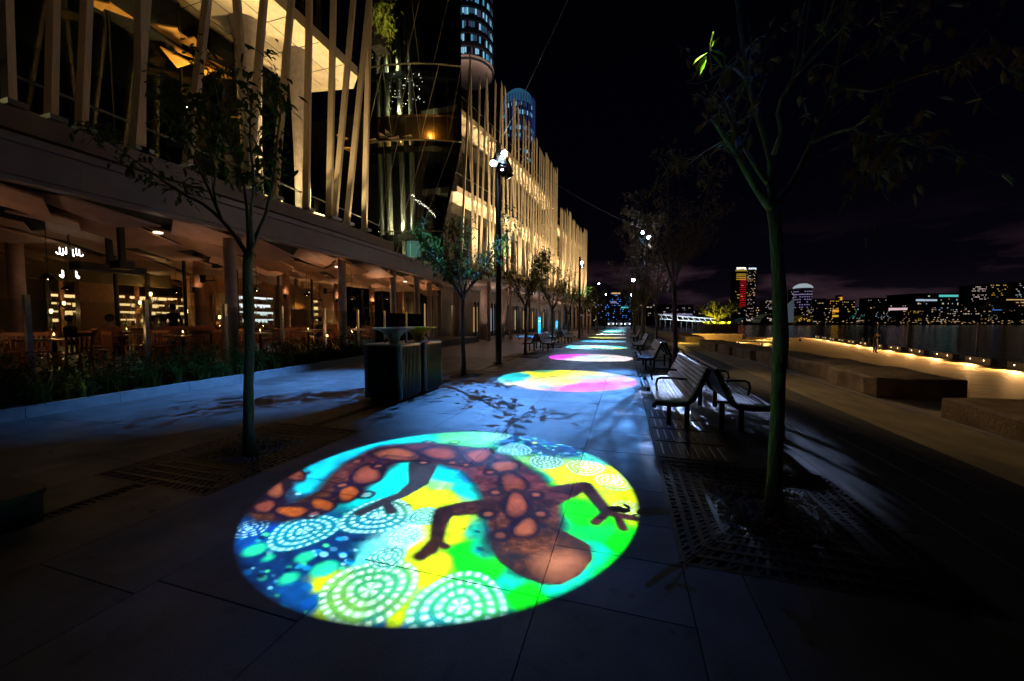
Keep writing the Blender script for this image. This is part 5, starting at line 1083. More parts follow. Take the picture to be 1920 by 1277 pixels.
# ---- upper floors: fins, soffit slab, round column, dark glazing with folded lit panels
def fin(parent, a, b, wd, dp, m=fin_paint, name='fin', out=(1, 0, 0), tip=0):
    a, b = Vector(a), Vector(b); t = (b-a).normalized(); o = Vector(out); o = (o-t*o.dot(t)).normalized(); s = t.cross(o)
    q = lambda c, w_, d_: [c-s*w_/2-o*d_/2, c+s*w_/2-o*d_/2, c+s*w_/2+o*d_/2, c-s*w_/2+o*d_/2]
    B = q(b, wd*.85, dp*.8)
    if tip: B[2] = B[2]-t*tip; B[3] = B[3]-t*tip
    return MB().hexa(q(a, wd, dp)+B).build(name, m, parent)
FX = -11.45
for (bx, by), (tx, ty) in [((18, 205), (8, -80)), ((95, 225), (100, 0)), ((152, 247), (163, -10)), ((252, 275), (272, 0)), ((262, 278), (262, 120)), ((350, 328), (390, 0)), ((466, 300), (446, 0)), ((462, 300), (488, 0)), ((513, 372), (546, 0)), ((574, 398), (580, 0)), ((617, 405), (625, 0)), ((626, 408), (662, 0)), ((650, 432), (693, 0)), ((683, 436), (693, 0))]:
    a = gx(bx, by, FX); a.z = 5.62; t0 = gx(tx, ty, FX); d = (t0-gx(bx, by, FX)); d = d*((20.5-5.62)/d.z)
    f = fin(pav, a, a+d, .11, .27)
    MB().cbox((a.x, a.y, 5.66), (.6, .26, .10)).build('fin_foot', steel, f)
MB().prism([(-12.2, 4.0), (-12.2, 15.3), (-13.0, 16.0), (-15.4, 15.6), (-24, 15.6), (-24, 4.0)], 13.0, 13.45).build('floor_slab', cream, pav)
# soffit joints
mb = MB()
for k in range(8): mb.box(-16, -12.25, 4.6+k*1.4, 4.615+k*1.4, 12.985, 12.999)
for k in range(3): mb.box(-13.3-k*1.0, -13.285-k*1.0, 4.1, 15.3, 12.984, 12.998)
mb.build('soffit_joint', dark_wall, pav)
MB().lathe((-14.2, 11.5, 0), [(.34, 5.6), (.36, 9), (.46, 12.2), (.62, 12.98)], 20).build('round_column', column_m, pav, smooth=True)
p = gx(565, 250, -13.6); MB().lathe((p.x, p.y, 0), [(.30, 5.6), (.32, 9), (.40, 12.2), (.52, 12.98)], 20).build('round_column', column_m, pav, smooth=True)
for y0 in [0+2.0*k for k in range(8)]:
    MB().box(-15.62, -15.60, y0+.02, y0+1.98, 5.62, 12.9).build('glazing_pane', glass_dark, pav); MB().box(-15.66, -15.56, y0-.02, y0+.02, 5.6, 12.98).build('mullion', steel_dark, pav)
MB().box(-24, -23.8, -2, 16, 5.6, 24).build('inner_wall', dark_wall, pav)
MB().box(-24, -12.7, -2, 3.9, 13.0, 13.4).build('floor_slab', dark_wall, pav)
for y0 in [-2+2.2*k for k in range(8)]:
    MB().box(-12.92, -12.9, y0+.02, y0+2.18, 13.5, 24).build('glazing_pane', glass_dark, pav); MB().box(-12.97, -12.87, y0-.02, y0+.02, 13.46, 24).build('mullion', steel_dark, pav)
MB().box(-23.8, -13.2, -2, 15.8, 17.6, 18.0).build('floor_slab', dark_wall, pav)
MB().beam((-12.4, 4, 13.9), (-12.4, 15.3, 13.9), .06, .06).build('handrail', steel_dark, pav)
fold_m = mat('folded_amber_panel', (.62, .34, .08), .5, var=.15); rs = random.Random(17)
def facet(parent, c, s, seed, m=fold_m):
    g = random.Random(seed); c = Vector(c); a = g.uniform(0, 6.28); p = [c+Vector((math.cos(a+k*2.2+g.uniform(-.3, .3))*s, math.sin(a+k*2.2)*s*1.3, g.uniform(-.25, .25)*s)) for k in range(3)]
    q = [v+Vector((0, 0, .05)) for v in p]; return MB().add(p+q, [(0, 2, 1), (3, 4, 5), (0, 1, 4, 3), (1, 2, 5, 4), (2, 0, 3, 5)]).build('folded_panel', m, parent)
for i, (px, py) in enumerate([(315, 62), (345, 72), (365, 88), (340, 95), (390, 100), (405, 125), (330, 112), (385, 135), (410, 138), (180, 5), (215, 22), (445, 225), (640, 262), (650, 280)]): facet(pav, gx(px, py, -14.9), .42 if i < 9 else .34, i+60)
# uplights standing on the terrace level
up_e = emit('uplight_lens', (1, .75, .4), 14)
for i, (x, y, pw, col) in enumerate([(-13.2, 8.6, 60, GOLD), (-13.0, 11.6, 900, GOLD), (-12.8, 14.2, 2000, GOLD), (-13.6, 13.0, 900, GOLD), (-12.2, 15.6, 700, (1, .78, .40))]):
    t = thing('uplight', (x, y, 5.62), ['small uplight on the upper terrace behind the left fins', 'uplight at the foot of the round column', 'bright uplight on the upper terrace below the cream soffit', 'uplight set back beneath the cream soffit', 'uplight at the corner below the paired gold fins'][i], 'light', 'uplights on the upper terrace')
    MB().lathe((x, y, 5.62), [(.12, 0), (.12, .12), (.10, .14)], 12).build('housing', steel_dark, t); MB().lathe((x, y, 5.62), [(0, .13), (.095, .13)], 12).build('lens', up_e, t)
    lamp('uplight_lamp', 'SPOT', (x, y, 5.82), pw, col, t, aim=(x-.3, y+.2, 13), size=.1, cone=130, blend=.7)
for i, (y, pw, cc) in enumerate([(3.5, 3, (1, .55, .45)), (6.5, 4, (1, .55, .45)), (9.5, 9, (1, .6, .4)), (11.9, 40, (1, .68, .4)), (13.8, 260, FINL), (15.6, 420, FINL)]):
    u = MB().lathe((-10.6, y-.6, 4.65), [(.09, 0), (.09, .1), (0, .11)], 10).build('uplight_fixture', steel_dark, pav); lamp('uplight_lamp', 'SPOT', (-10.6, y-.6, 4.85), pw, cc, u, aim=(-11.5, y, 11), size=.08, cone=75, blend=.9)
for i, (px, py) in enumerate([(330, 62), (375, 110)]): pass
for px, py in ((345, 105), (385, 145)): p = gx(px, py, -15.1); lamp('ceiling_lamp', 'POINT', (p.x, p.y, p.z-.9), 26, (1, .55, .10), pav, size=.02)
# upper terrace furniture seen through the balustrade
for i, (y, pw) in enumerate([(3.0, 3), (6.3, 5), (12.5, 9), (14.8, 14)]):
    lamp('terrace_glow', 'POINT', (-14.3, y, 6.9), pw, (1, .8, .35) if i < 2 else (.8, 1, .5), pav, size=.02)
    for q in range(3): t = MB().cbox((-13.6-.3*q, y+q*1.0-.8, 6.0), (.5, .75, .8), rz=.3*q).build('planter_box', mat('planter_beige', (.45, .40, .26), .7), loc=(-13.6, y+q, 5.6)); tag(t, ['beige planter box behind the balustrade at the far left', 'beige planter box behind the balustrade between the left fins', 'beige planter box by the round column', 'beige planter box behind the paired gold fins'][i]+[', left', ', middle', ', right'][q], 'planter', 'planter boxes on the upper terrace')

# ---- leafy plant spilling from the upper balcony, lit yellow green
g = random.Random(5); lv = MB(); c = gx(716, 40, -12.9)
for k in range(520): leaf(lv, c+Vector((g.gauss(0, .35), g.gauss(0, .28), g.gauss(0, .75)-.2)), Vector((g.uniform(-1, 1), g.uniform(-1, 1), g.uniform(-1, .6))), Vector((0, 0, 1)), g.uniform(.12, .24), g)
bp_ = thing('balcony_plant', c, 'yellow-green lit plant spilling from the upper balcony beside the last gold fin', 'plant'); tag(lv.build('foliage', mat('leaf_bright', (.16, .18, .03), .5), bp_), kind='stuff'); MB().box(c.x-.5, c.x+.2, c.y-.4, c.y+.4, c.z-1.5, c.z-1.0).build('pot', dark_wall, bp_)
lamp('plant_lamp', 'SPOT', c+Vector((1.2, -.8, -.9)), 90, (1, .95, .2), bp_, aim=c, size=.05, cone=70)

# ================================================================== GLASS DRUM
DRR = 14.0; _dd = Vector((math.cos(R(90+25.8)), math.sin(R(90+25.8)), 0)); DCN = _dd*(26.5+DRR)
def arc_at(px, z, inset=0.0):
    d = ray(px, 603); h = Vector((d.x, d.y, 0)).normalized(); bq = h.dot(DCN); rr = DRR-inset; disc = max(0, bq*bq-(DCN.length_squared-rr*rr)); q = h*(bq-math.sqrt(disc)); return Vector((q.x, q.y, z))
drum = thing('glass_drum', (-13.5, 23.8, 4.66), 'dark curved glass hall corner with thin diagonal mullions and pale columns inside', 'building')
TZ = [4.70, 7.7, 13.8, 18.8, 24.2]; KC = 7; PXL = 690
def pxr(z): return 832+36*min(1, max(0, (z-7.7)/6.1)) if z > 7.7 else 832
def dq(u, z, inset=0.0): return arc_at(PXL+(pxr(z)-PXL)*u, z, inset)
for j in range(4):
    z0, z1 = TZ[j], TZ[j+1]
    for k in range(KC):
        u0, u1 = k/KC, (k+1)/KC
        MB().quad(dq(u0+.004, z0+.04), dq(u1-.004, z0+.04), dq(u1-.004, z1-.04), dq(u0+.004, z1-.04)).build('glass_panel', glass_dark, drum)
        if k % 2 == (j % 2): MB().beam(dq(u0, z0, -.03), dq(min(1, u1+.06), z1, -.03), .04, .04).build('diagonal_mullion', mullion_m, drum)
        if k == 1 or (j > 1 and k == 3): MB().beam(dq(u1, z0, -.03), dq(u1-.09, z1, -.03), .035, .035).build('diagonal_mullion', mullion_m, drum)
    mb = MB()
    for k in range(18): mb.beam(dq(k/18, z1, -.04), dq((k+1)/18, z1, -.04), .07, .07)
    mb.build('transom', mullion_m, drum)
    e0, e1 = dq(1, z0), dq(1, z1); bk = _dd*7
    MB().hexa([e0, e0+bk, e0+bk+Vector((-.2, 0, 0)), e0+Vector((-.2, -.02, 0)), e1, e1+bk, e1+bk+Vector((-.2, 0, 0)), e1+Vector((-.2, -.02, 0))]).build('end_wall', mat('dark_glazing', (.02, .02, .022), .12, spec=.6), drum)
    MB().add([dq(k/10, z1-.5, .5) for k in range(11)]+[dq(k/10, z1-.5, .5)+_dd*5 for k in range(11)]+[dq(k/10, z1-.1, .5) for k in range(11)], [(k, k+1, 12+k, 11+k) for k in range(10)]+[(k, 22+k, 23+k, k+1) for k in range(10)]).build('floor_plate', dark_wall, drum)
    MB().add([dq(k/10, z0, .5)+_dd*4 for k in range(11)]+[dq(k/10, z1, .5)+_dd*4 for k in range(11)], [(k, k+1, 12+k, 11+k) for k in range(10)]).build('back_wall', dark_wall, drum)
for (p0, p1) in [(737, 730), (762, 752), (778, 775), (722, 716)]:
    a_, m_, b_ = arc_at(p0, 4.7, .8), arc_at((p0+p1)/2, 14, .8), arc_at(p1, 24.2, .8); MB().tube([a_, m_, b_], [.16, .19, .16], 14).build('inner_column', mat('column_pale', (.52, .48, .38), .6), drum, smooth=True)
am = mat('amber_band', (.42, .20, .05), .35)
MB().add([dq(k/14, 13.95, .35) for k in range(15)]+[dq(k/14, 15.6, .45) for k in range(15)]+[dq(k/14, 15.7, .35) for k in range(15)], [(k, k+1, 16+k, 15+k) for k in range(14)]+[(15+k, 16+k, 31+k, 30+k) for k in range(14)]).build('amber_ceiling_band', am, drum)
for i, px in enumerate((707, 722, 735, 748, 772)): facet(drum, arc_at(px, 13.98+.16*(i % 3), .18), .45, 90+i, mat('folded_peach', (.62, .42, .25), .5))
fx = MB(); g = random.Random(8)  # dots glow in place of city lights reflected in the glass
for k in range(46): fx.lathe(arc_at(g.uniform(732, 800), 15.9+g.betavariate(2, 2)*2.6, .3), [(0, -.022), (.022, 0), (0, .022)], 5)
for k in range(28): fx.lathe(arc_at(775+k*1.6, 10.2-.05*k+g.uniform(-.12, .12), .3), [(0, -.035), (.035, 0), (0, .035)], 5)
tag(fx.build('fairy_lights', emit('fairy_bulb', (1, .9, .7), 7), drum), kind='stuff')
for px, z, pw, col in [(745, 5.0, 120, (1, .9, .5)), (752, 8.1, 160, (1, .92, .55)), (752, 14.2, 60, (1, .62, .2)), (752, 16.2, 60, (.9, .95, .5)), (745, 19.3, 60, (.9, .95, .6))]: lamp('drum_lamp', 'POINT', arc_at(px, z, .45), pw, col, drum, size=.02)
lamp('band_lamp', 'POINT', arc_at(810, 14.3, .2), 40, (1, .62, .2), drum, size=.02)
wq = [arc_at(765, 6.0, .3), arc_at(790, 6.0, .3)]; MB().quad(wq[0], wq[1], wq[1]+Vector((0, 0, 1.1)), wq[0]+Vector((0, 0, 1.1))).build('lit_window', emit('teal_window', (.3, .75, .6), .45), drum)

# ================================================================== FIN BUILDINGS
def fin_building(name, label, path, ztop, zbase, n, levels, thick, seed, power, wdt=.17, dep=.42, lean=.8, every=2.6):
    g = random.Random(seed); S = smooth_path(path); P = along(S, .5); tot = len(P)-1
    t = thing(name, (P[0].x-3, P[0].y, 0), label, 'building')
    def at(s): s = max(0, min(1, s))*tot; k = min(int(s), tot-1); return P[k].lerp(P[k+1], s-k)
    ctr = []
    for i in range(0, tot, 4):
        a, b = P[i], P[min(i+4, tot)]
        for lv_, (z0, z1) in enumerate(levels):   # projecting slab, soffit, glass between
            MB().hexa([(a.x-.35, a.y+.01, z0), (b.x-.35, b.y-.01, z0), (b.x-8, b.y-.01, z0), (a.x-8, a.y+.01, z0), (a.x-.35, a.y+.01, z0+.42), (b.x-.35, b.y-.01, z0+.42), (b.x-8, b.y-.01, z0+.42), (a.x-8, a.y+.01, z0+.42)]).build('floor_slab', cream, t)
            MB().hexa([(a.x-2.1, a.y+.02, z0+.43), (b.x-2.1, b.y-.02, z0+.43), (b.x-2.14, b.y-.02, z0+.43), (a.x-2.14, a.y+.02, z0+.43), (a.x-2.1, a.y+.02, z1-.01), (b.x-2.1, b.y-.02, z1-.01), (b.x-2.14, b.y-.02, z1-.01), (a.x-2.14, a.y+.02, z1-.01)]).build('glazing_pane', mat('dark_glazing', (.02, .02, .022), .12, spec=.6), t)
            MB().beam((a.x-.45, a.y, z0+1.4), (b.x-.45, b.y, z0+1.4), .04, .04).build('handrail', steel, t)
    MB().prism([(p.x-3.2, p.y) for p in P[::4]]+[(P[-1].x-14, P[-1].y), (P[0].x-14, P[0].y)], zbase, ztop-3.5).build('body', dark_wall, t)
    for i in range(n):
        s = (i+.5)/n; ln = at(s); ll = lean*(1.25-s)
        d = g.choice([-1, -.6, -.3, .2, .5]) if i % 3 else .9; h = ztop+g.uniform(-.5, .5)-1.2*math.cos(s*9)*.4
        fin(t, (ln.x+.05, ln.y-d*ll*.6, zbase+g.uniform(-.2, 1.0)), (ln.x+.1, ln.y+d*ll*.6, h), wdt, dep, tip=.5)
    for i in range(n//3):
        s = (i+.75)/(n/3); ln = at(s); d = g.choice([-1, 1]); fin(t, (ln.x-.3, ln.y+d*.8*lean, zbase-.3), (ln.x-.25, ln.y-d*.7*lean, ztop-g.uniform(3.2, 4.6)), wdt*.9, dep*.9, tip=.4)
    m = int((tot*.5)/every); ue = up_e
    for i in range(m):
        p = at((i+.5)/m); q = Vector((p.x+1.35, p.y-.6, zbase-.42))
        u = MB().lathe(q, [(.10, 0), (.10, .1), (0, .11)], 10).build('uplight_fixture', steel_dark, t)
        lamp('uplight_lamp', 'SPOT', q+Vector((0, 0, .2)), power*5.0, FINL, u, aim=q+Vector((-1.6, .5, 9)), size=.1, cone=62, blend=.9); lamp('uplight_lamp', 'SPOT', q+Vector((.05, .1, .2)), power*1.0, FINL, u, aim=q+Vector((-1.8, .2, 3.5)), size=.1, cone=80, blend=.9)
        for (z0, z1) in levels[:-1]:
            if i % 2 == 0: lamp('balcony_lamp', 'SPOT', (p.x-.95, p.y, z0+.55), power*(.30 if z0 < 6 else .05), GOLD, t, aim=(p.x-1.0, p.y+.2, z1), size=.05, cone=120, blend=.8)
    return t, at
B2, at2 = fin_building('fin_building', 'long building wrapped in tall gold lit leaning fins beyond the glass drum', [(-11.4, 25.2), (-11.0, 27.5), (-10.2, 32), (-9.4, 39), (-9.0, 44), (-8.9, 50.4)], 21.2, 5.4, 30, [(5.6, 10.9), (10.9, 16.6), (16.6, 20.5)], 1, 3, 900, .11, .15, 1.25)
B3, at3 = fin_building('fin_building', 'lower far building of close set gold lit fins ending the row', [(-8.85, 51.6), (-8.3, 58), (-7.5, 65), (-6.8, 69.6)], 17.6, 5.2, 22, [(5.4, 10.2), (10.2, 14.6), (14.6, 16.5)], 1, 6, 1000, .14, .19, .8)
# street level of the fin buildings: low canopies, columns, shops
for (t, at, z) in ((B2, at2, 4.5), (B3, at3, 4.3)):
    pts = [at(i/12) for i in range(13)]
    for a, b in zip(pts, pts[1:]):
        MB().hexa([(a.x+1.6, a.y+.01, z), (b.x+1.6, b.y-.01, z), (b.x-4, b.y-.01, z), (a.x-4, a.y+.01, z), (a.x+1.6, a.y+.01, z+.35), (b.x+1.6, b.y-.01, z+.35), (b.x-4, b.y-.01, z+.35), (a.x-4, a.y+.01, z+.35)]).build('canopy_panel', stone_pale, t)
    for i in range(7):
        p = at((i+.5)/7); MB().lathe((p.x+1.1, p.y, 0), [(.14, 0), (.14, z)], 12).build('column', column_m, t, smooth=True)
        cshop = [(1, .6, .25), (1, .7, .4), (.9, .5, .2), (.6, .75, 1)][i % 4]
        MB().box(p.x-3.9, p.x-3.86, p.y-1.0, p.y+1.0, .5, 2.9).build('shop_window', emit('shop_%d' % (i % 4), cshop, .4), t)
        for q in range(3): MB().box(p.x-3.8, p.x-3.6, p.y-.9+q*.75, p.y-.78+q*.75, .0, 3.4).build('mullion', steel_dark, t)
        lamp('canopy_lamp', 'POINT', (p.x-1, p.y+1.5, 3.6), 40, (1, .6, .42), t, size=.1)
    a, b = pts[0], pts[-1]; MB().prism([(p.x-4, p.y) for p in pts]+[(b.x-14, b.y), (a.x-14, a.y)], 0, z).build('ground_floor_wall', dark_wall, t)
for (px, x, tx) in [(853, -12.6, .9), (905, -11.6, .7), (938, -10.9, .6)]:
    p = gx(px, 600, x); MB().tube([(p.x, p.y, 0), (p.x+.1, p.y+tx, 5.4)], [.36, .48], 16).build('raking_column', column_m, B2, smooth=True); lamp('column_lamp', 'SPOT', (p.x+1.4, p.y-1.6, .3), 70, (1, .62, .5), B2, aim=(p.x, p.y, 4), size=.08, cone=70)
# dark round shrubs before the fin building
for i in range(9):
    p = at2(.05+.1*i); shrub(p.x+2.6+.5*math.sin(i*3), p.y, 0, 2.2+.5*math.sin(i*1.9), 300, leaf_dark, NTH[i]+' dark bushy plant along the fin building shops, counting from the drum', 300+i, 1.4)

# ================================================================== ROUND TOWERS
def tower(label, px, depth, rad, z0, z1, fl, lit, seed, cols, ring=None):
    g = random.Random(seed); c = gd(px, 603, depth); t = thing('round_tower', (c.x, c.y, 0), label, 'tower', 'round glass office towers')
    MB().lathe((c.x, c.y, 0), [(rad*.92, z0), (rad*.92, z1), (0, z1)], 40).build('body', mat('tower_glass', (.015, .018, .025), .15), t)
    z = z0; k = 0; face = math.atan2(-c.y, -c.x)
    ems = [emit('tower_win_%d_%d' % (seed, i), cc, s) for i, (cc, s) in enumerate(cols)]
    while z+fl < z1+.1:
        MB().lathe((c.x, c.y, z), [(rad, 0), (rad, fl*.3), (rad*.93, fl*.3), (rad*.93, 0), (rad, 0)], 40).build('spandrel', mat('tower_spandrel', (.05, .055, .07), .4), t)
        on = g.random() < lit
        for i in range(-16, 17):
            if on and g.random() < .62:
                a = face+i*.085; a2 = a+.07; q = lambda a, zz, r=rad*.95: Vector((c.x+math.cos(a)*r, c.y+math.sin(a)*r, zz))
                zz0 = z+fl*(.34+.2*g.random()); MB().quad(q(a, zz0), q(a2, zz0), q(a2, z+fl*.93), q(a, z+fl*.93)).build('window', ems[g.randrange(len(ems))], t)
        z += fl; k += 1
    if ring:
        MB().lathe((c.x, c.y, z0), [(0, .01*rad), (rad*.9, -.02*rad), (rad*.99, .03*rad), (rad*1.02, .13*rad), (rad, .15*rad)], 40).build('lit_crown', mat('tower_ring', (.6, .5, .45), .5), t, smooth=True)
        for i in range(-3, 4): a = face+i*.4; lamp('tower_lamp', 'POINT', (c.x+math.cos(a)*rad*1.35, c.y+math.sin(a)*rad*1.35, z0-rad*.25), ring, (1, .68, .55), t, size=1)
    return t, c
BL = [((.12, .5, .85), .55), ((.3, .65, .9), .8), ((.35, .3, .6), .12), ((.1, .35, .6), .18)]
tower('tall round tower with rows of blue lit windows and a pink lit base ring', 882, 150, 9.7, 97, 172, 4.6, .75, 5, BL, 300)
t2, c2 = tower('farther round tower with a rounded top and blue lit floors behind the fins', 971, 240, 10.2, 60, 134, 4.6, .8, 8, BL)
mb = MB(); 
for i in range(-5, 14): a = math.atan2(-c2.y, -c2.x)+i*.17; mb.beam((c2.x+math.cos(a)*10.5, c2.y+math.sin(a)*10.5, 110), (c2.x+math.cos(a)*10.5, c2.y+math.sin(a)*10.5, 138), .5, .5)
mb.build('crown_fins', emit('crown_blue', (.04, .08, .3), .25), t2); MB().lathe((c2.x, c2.y, 134.2), [(0, 10.5), (5, 9.6), (8, 7), (9.3, 3), (9.4, 0)], 32).build('rounded_top', emit('top_blue', (.03, .14, .25), .5), t2, smooth=True)
# ================================================================== CITY ACROSS THE WATER AND AT THE END OF THE PROMENADE
body_m = mat('far_building_wall', (.02, .02, .022), .7, var=.3, scale=.2)
WN = {k: emit('window_'+k, c, s) for k, (c, s) in {'warm': ((1, .62, .28), .6), 'white': ((1, .86, .7), .55), 'cool': ((.6, .8, 1), .6), 'pink': ((1, .7, .75), .7), 'orange': ((1, .42, .05), .8), 'teal': ((.15, .9, .85), .6), 'blue': ((.1, .3, 1), 1.3), 'red': ((1, .02, .03), .4), 'amber': ((1, .6, .06), .6), 'violet': ((.6, .5, 1), .3), 'green': ((.5, .9, .4), .9)}.items()}
def far_building(label, px0, px1, ytop, ybase, depth, rows, cols, lit, pal, seed, thick=None, name='city_building', wall=None, cat='building', wfrac=.42, hfrac=.36, bands=None, grp='buildings across the harbour'):
    rows, cols = int(rows*1.5+.5), int(cols*1.6+.5); g = random.Random(seed); A, B = gd(px0, 603, depth), gd(px1, 603, depth); r = (B-A); wd = r.length; r.normalize(); f = Vector((-r.y, r.x, 0)); th = thick or wd*.7
    z0 = CAM_H+(603-ybase)/FPX*depth; z1 = CAM_H+(603-ytop)/FPX*depth; o = (A+B)/2; o.z = 0
    t = thing(name, (o.x, o.y, z0), label, cat, grp); P = lambda u, v, dd=0: Vector((o.x, o.y, 0))+r*((u-.5)*wd)+f*dd+Vector((0, 0, z0+(z1-z0)*v))
    MB().hexa([P(0, -.25), P(1, -.25), P(1, -.25, th), P(0, -.25, th), P(0, 1), P(1, 1), P(1, 1, th), P(0, 1, th)]).build('body', wall or body_m, t)
    MB().hexa([P(-.03, 1.0, -.4), P(1.03, 1.0, -.4), P(1.03, 1.0, th+.4), P(-.03, 1, th+.4), P(-.03, 1.03, -.4), P(1.03, 1.03, -.4), P(1.03, 1.03, th+.4), P(-.03, 1.03, th+.4)]).build('parapet', wall or body_m, t)
    cwd = wd/cols; groups = {}
    for i in range(rows):
        rowlit = lit*.75*g.uniform(.2, 1.7); rp = g.choice(pal)
        for j in range(cols):
            if g.random() < rowlit:
                k = rp if g.random() < .7 else g.choice(pal); mb = groups.setdefault(k, MB()); u0 = (j+.5-wfrac/2*g.uniform(.5, 1.25))/cols; u1 = u0+wfrac/cols*(g.uniform(.6, 1.2) if g.random() < .55 else g.uniform(1.4, 3.2)); v0 = (i+.2)/rows; v1 = v0+hfrac*g.uniform(.6, 1.1)/rows
                u1 = min(u1, .99); mb.hexa([P(u0, v0, -.25), P(u1, v0, -.25), P(u1, v0, -.02), P(u0, v0, -.02), P(u0, v1, -.25), P(u1, v1, -.25), P(u1, v1, -.02), P(u0, v1, -.02)])
    for k, mb in groups.items(): tag(mb.build('lit_windows', WN[k], t), kind='stuff')
    for (v0, v1, u0, u1, k) in (bands or []): MB().hexa([P(u0, v0, -.6), P(u1, v0, -.6), P(u1, v0, -.02), P(u0, v0, -.02), P(u0, v1, -.6), P(u1, v1, -.6), P(u1, v1, -.02), P(u0, v1, -.02)]).build('lit_band', WN[k], t)
    return t, P, f, r
D = 520
FB = [('pale low far building left of the hotel tower', 1300, 1330, 583, 603, 4, 10, .4, ['white', 'cool'], None), ('low white lit building below the red hotel', 1416, 1440, 574, 603, 4, 8, .35, ['white', 'warm'], None), ('apartment block with rows of white windows beside the near tree trunk', 1434, 1456, 563, 580, 4, 9, .6, ['white', 'pink'], None),
      ('slim pinkish block left of the round topped tower', 1481, 1491, 545, 603, 10, 4, .45, ['pink', 'white'], None), ('low warm apartments right of the round topped tower', 1527, 1546, 561, 603, 6, 8, .35, ['warm', 'white'], None), ('orange lit warehouse with a tall glowing side', 1554, 1571, 562, 598, 5, 4, .6, ['orange', 'amber'], [(.35, .48, 0, 1, 'orange'), (.1, .2, 0, 1, 'amber')]),
      ('narrow orange glowing tower in the middle of the far shore', 1569, 1577, 555, 597, 6, 2, .8, ['orange'], [(0, .95, .55, .98, 'orange')]), ('dim terrace houses with scattered warm windows', 1578, 1602, 564, 603, 6, 10, .25, ['warm', 'amber', 'white'], None), ('teal lit waterside pavilion with a sloping roof line', 1601, 1632, 577, 601, 3, 8, .5, ['teal', 'cool'], [(.15, .35, .3, 1, 'teal'), (.55, .65, .5, 1, 'teal')]),
      ('dark block with few scattered windows behind the pavilion', 1630, 1662, 560, 603, 6, 10, .15, ['warm', 'cool', 'white'], None), ('white and pink lit hall above a yellow lit quay', 1661, 1701, 571, 604, 5, 12, .5, ['white', 'pink'], [(.62, .80, .1, .95, 'pink'), (.04, .14, .05, .9, 'amber')]), ('dark long shed with a warm lit entrance', 1700, 1738, 568, 604, 4, 14, .18, ['white', 'warm'], None),
      ('long roofed stadium like hall with a teal blue edge', 1715, 1793, 551, 572, 2, 18, .2, ['white', 'cool'], [(.72, .9, .55, 1, 'teal'), (.35, .5, 0, .5, 'cool')]), ('low waterfront cafes with warm lights', 1735, 1790, 588, 605, 2, 20, .4, ['warm', 'white', 'amber'], None), ('gabled building outlined with warm white lights', 1790, 1857, 567, 604, 5, 20, .35, ['white', 'warm'], [(.86, .98, 0, 1, 'white')]),
      ('pair of white lit blocks on the hill', 1818, 1846, 536, 566, 5, 8, .6, ['white', 'pink'], None), ('blue lit building on the waterfront at the right', 1858, 1877, 568, 588, 3, 6, .2, ['blue', 'cool'], [(.1, .95, .05, .5, 'blue'), (.3, .7, .5, .95, 'blue')]), ('hilltop apartments with amber windows at the right', 1852, 1902, 533, 562, 5, 12, .4, ['warm', 'amber'], None), ('warm lit bridge like terrace at the right edge', 1884, 1960, 558, 575, 2, 16, .4, ['warm'], [(.7, .8, 0, 1, 'warm')]), ('waterside houses with white lights at the right edge', 1872, 1960, 583, 605, 4, 18, .3, ['white', 'cool', 'warm'], None), ('upper hillside block with small lights at the right edge', 1900, 1960, 530, 558, 5, 12, .3, ['white', 'cool'], None)]
for i, (lb, a, b, yt, yb, rw, cl, lt, pal, bd) in enumerate(FB): far_building(lb, a, b, yt, yb, D+((i*37) % 60), rw, cl, lt, pal, i+3, bands=bd)
for i, (a, b, yt) in enumerate([(1500, 1530, 578), (1542, 1560, 572), (1640, 1670, 584), (1690, 1730, 582), (1745, 1800, 575), (1590, 1640, 587), (1838, 1870, 590)]):
    far_building(['small dark lit block at the foot of the round topped tower', 'small block left of the orange warehouse', 'small quay building left of the pink hall', 'quay building right of the pink hall', 'mid slope block below the long hall', 'low quay row under the teal pavilion', 'quay building below the gabled hall'][i], a, b, yt, 604, D-25+6*i, 5, max(5, int((b-a)/3)), .3, [['warm', 'white'], ['amber', 'white'], ['cool', 'white'], ['warm', 'amber'], ['white', 'cool', 'warm'], ['teal', 'white'], ['warm', 'white']][i], 70+i)
# hotel tower: red lit half and dark half, lettering on the roof line
ht, HP, hf, hr = far_building('tall hotel tower washed in red light with a bright sign on top', 1376, 1397, 508, 603, 560, 22, 4, .12, ['amber', 'white'], 91, bands=[(.99, 1.0, 0, 1, 'amber')]+[(.30+.036*k, .311+.036*k, .42+.03*(k % 3), .98, 'red') for k in range(16)]+[(.82+.035*k, .83+.035*k, .1, .95, 'amber') for k in range(4)])
h2, HP2, _, _ = far_building('dark hotel tower wing with scattered white windows beside the red lit half', 1397.5, 1415, 508, 603, 562, 24, 5, .38, ['white', 'warm', 'pink'], 92)
def far_text(parent, body, at, size, m, r, f):
    cu = bpy.data.curves.new('sign_letters', 'FONT'); cu.body = body; cu.size = size; cu.extrude = .15; cu.align_x = 'CENTER'; o = bpy.data.objects.new('sign_letters', cu); COL.objects.link(o); dg = bpy.context.evaluated_depsgraph_get(); me = bpy.data.meshes.new_from_object(o.evaluated_get(dg)); bpy.data.objects.remove(o)
    me.materials.clear(); me.materials.append(m); o = bpy.data.objects.new('sign_letters', me); COL.objects.link(o); o.parent = parent; o.location = at-root_loc(parent); o.rotation_euler = (R(90), 0, math.atan2(r.y, r.x)); return o
far_text(ht, 'SOFITEL', HP(.5, 1.02, -1.2), 4.2, emit('sign_white', (1, .9, .7), 3), hr, hf); far_text(h2, 'SOFITEL', HP2(.55, 1.02, -1.2), 3.4, emit('sign_cool', (.8, .9, 1), 2), hr, hf)
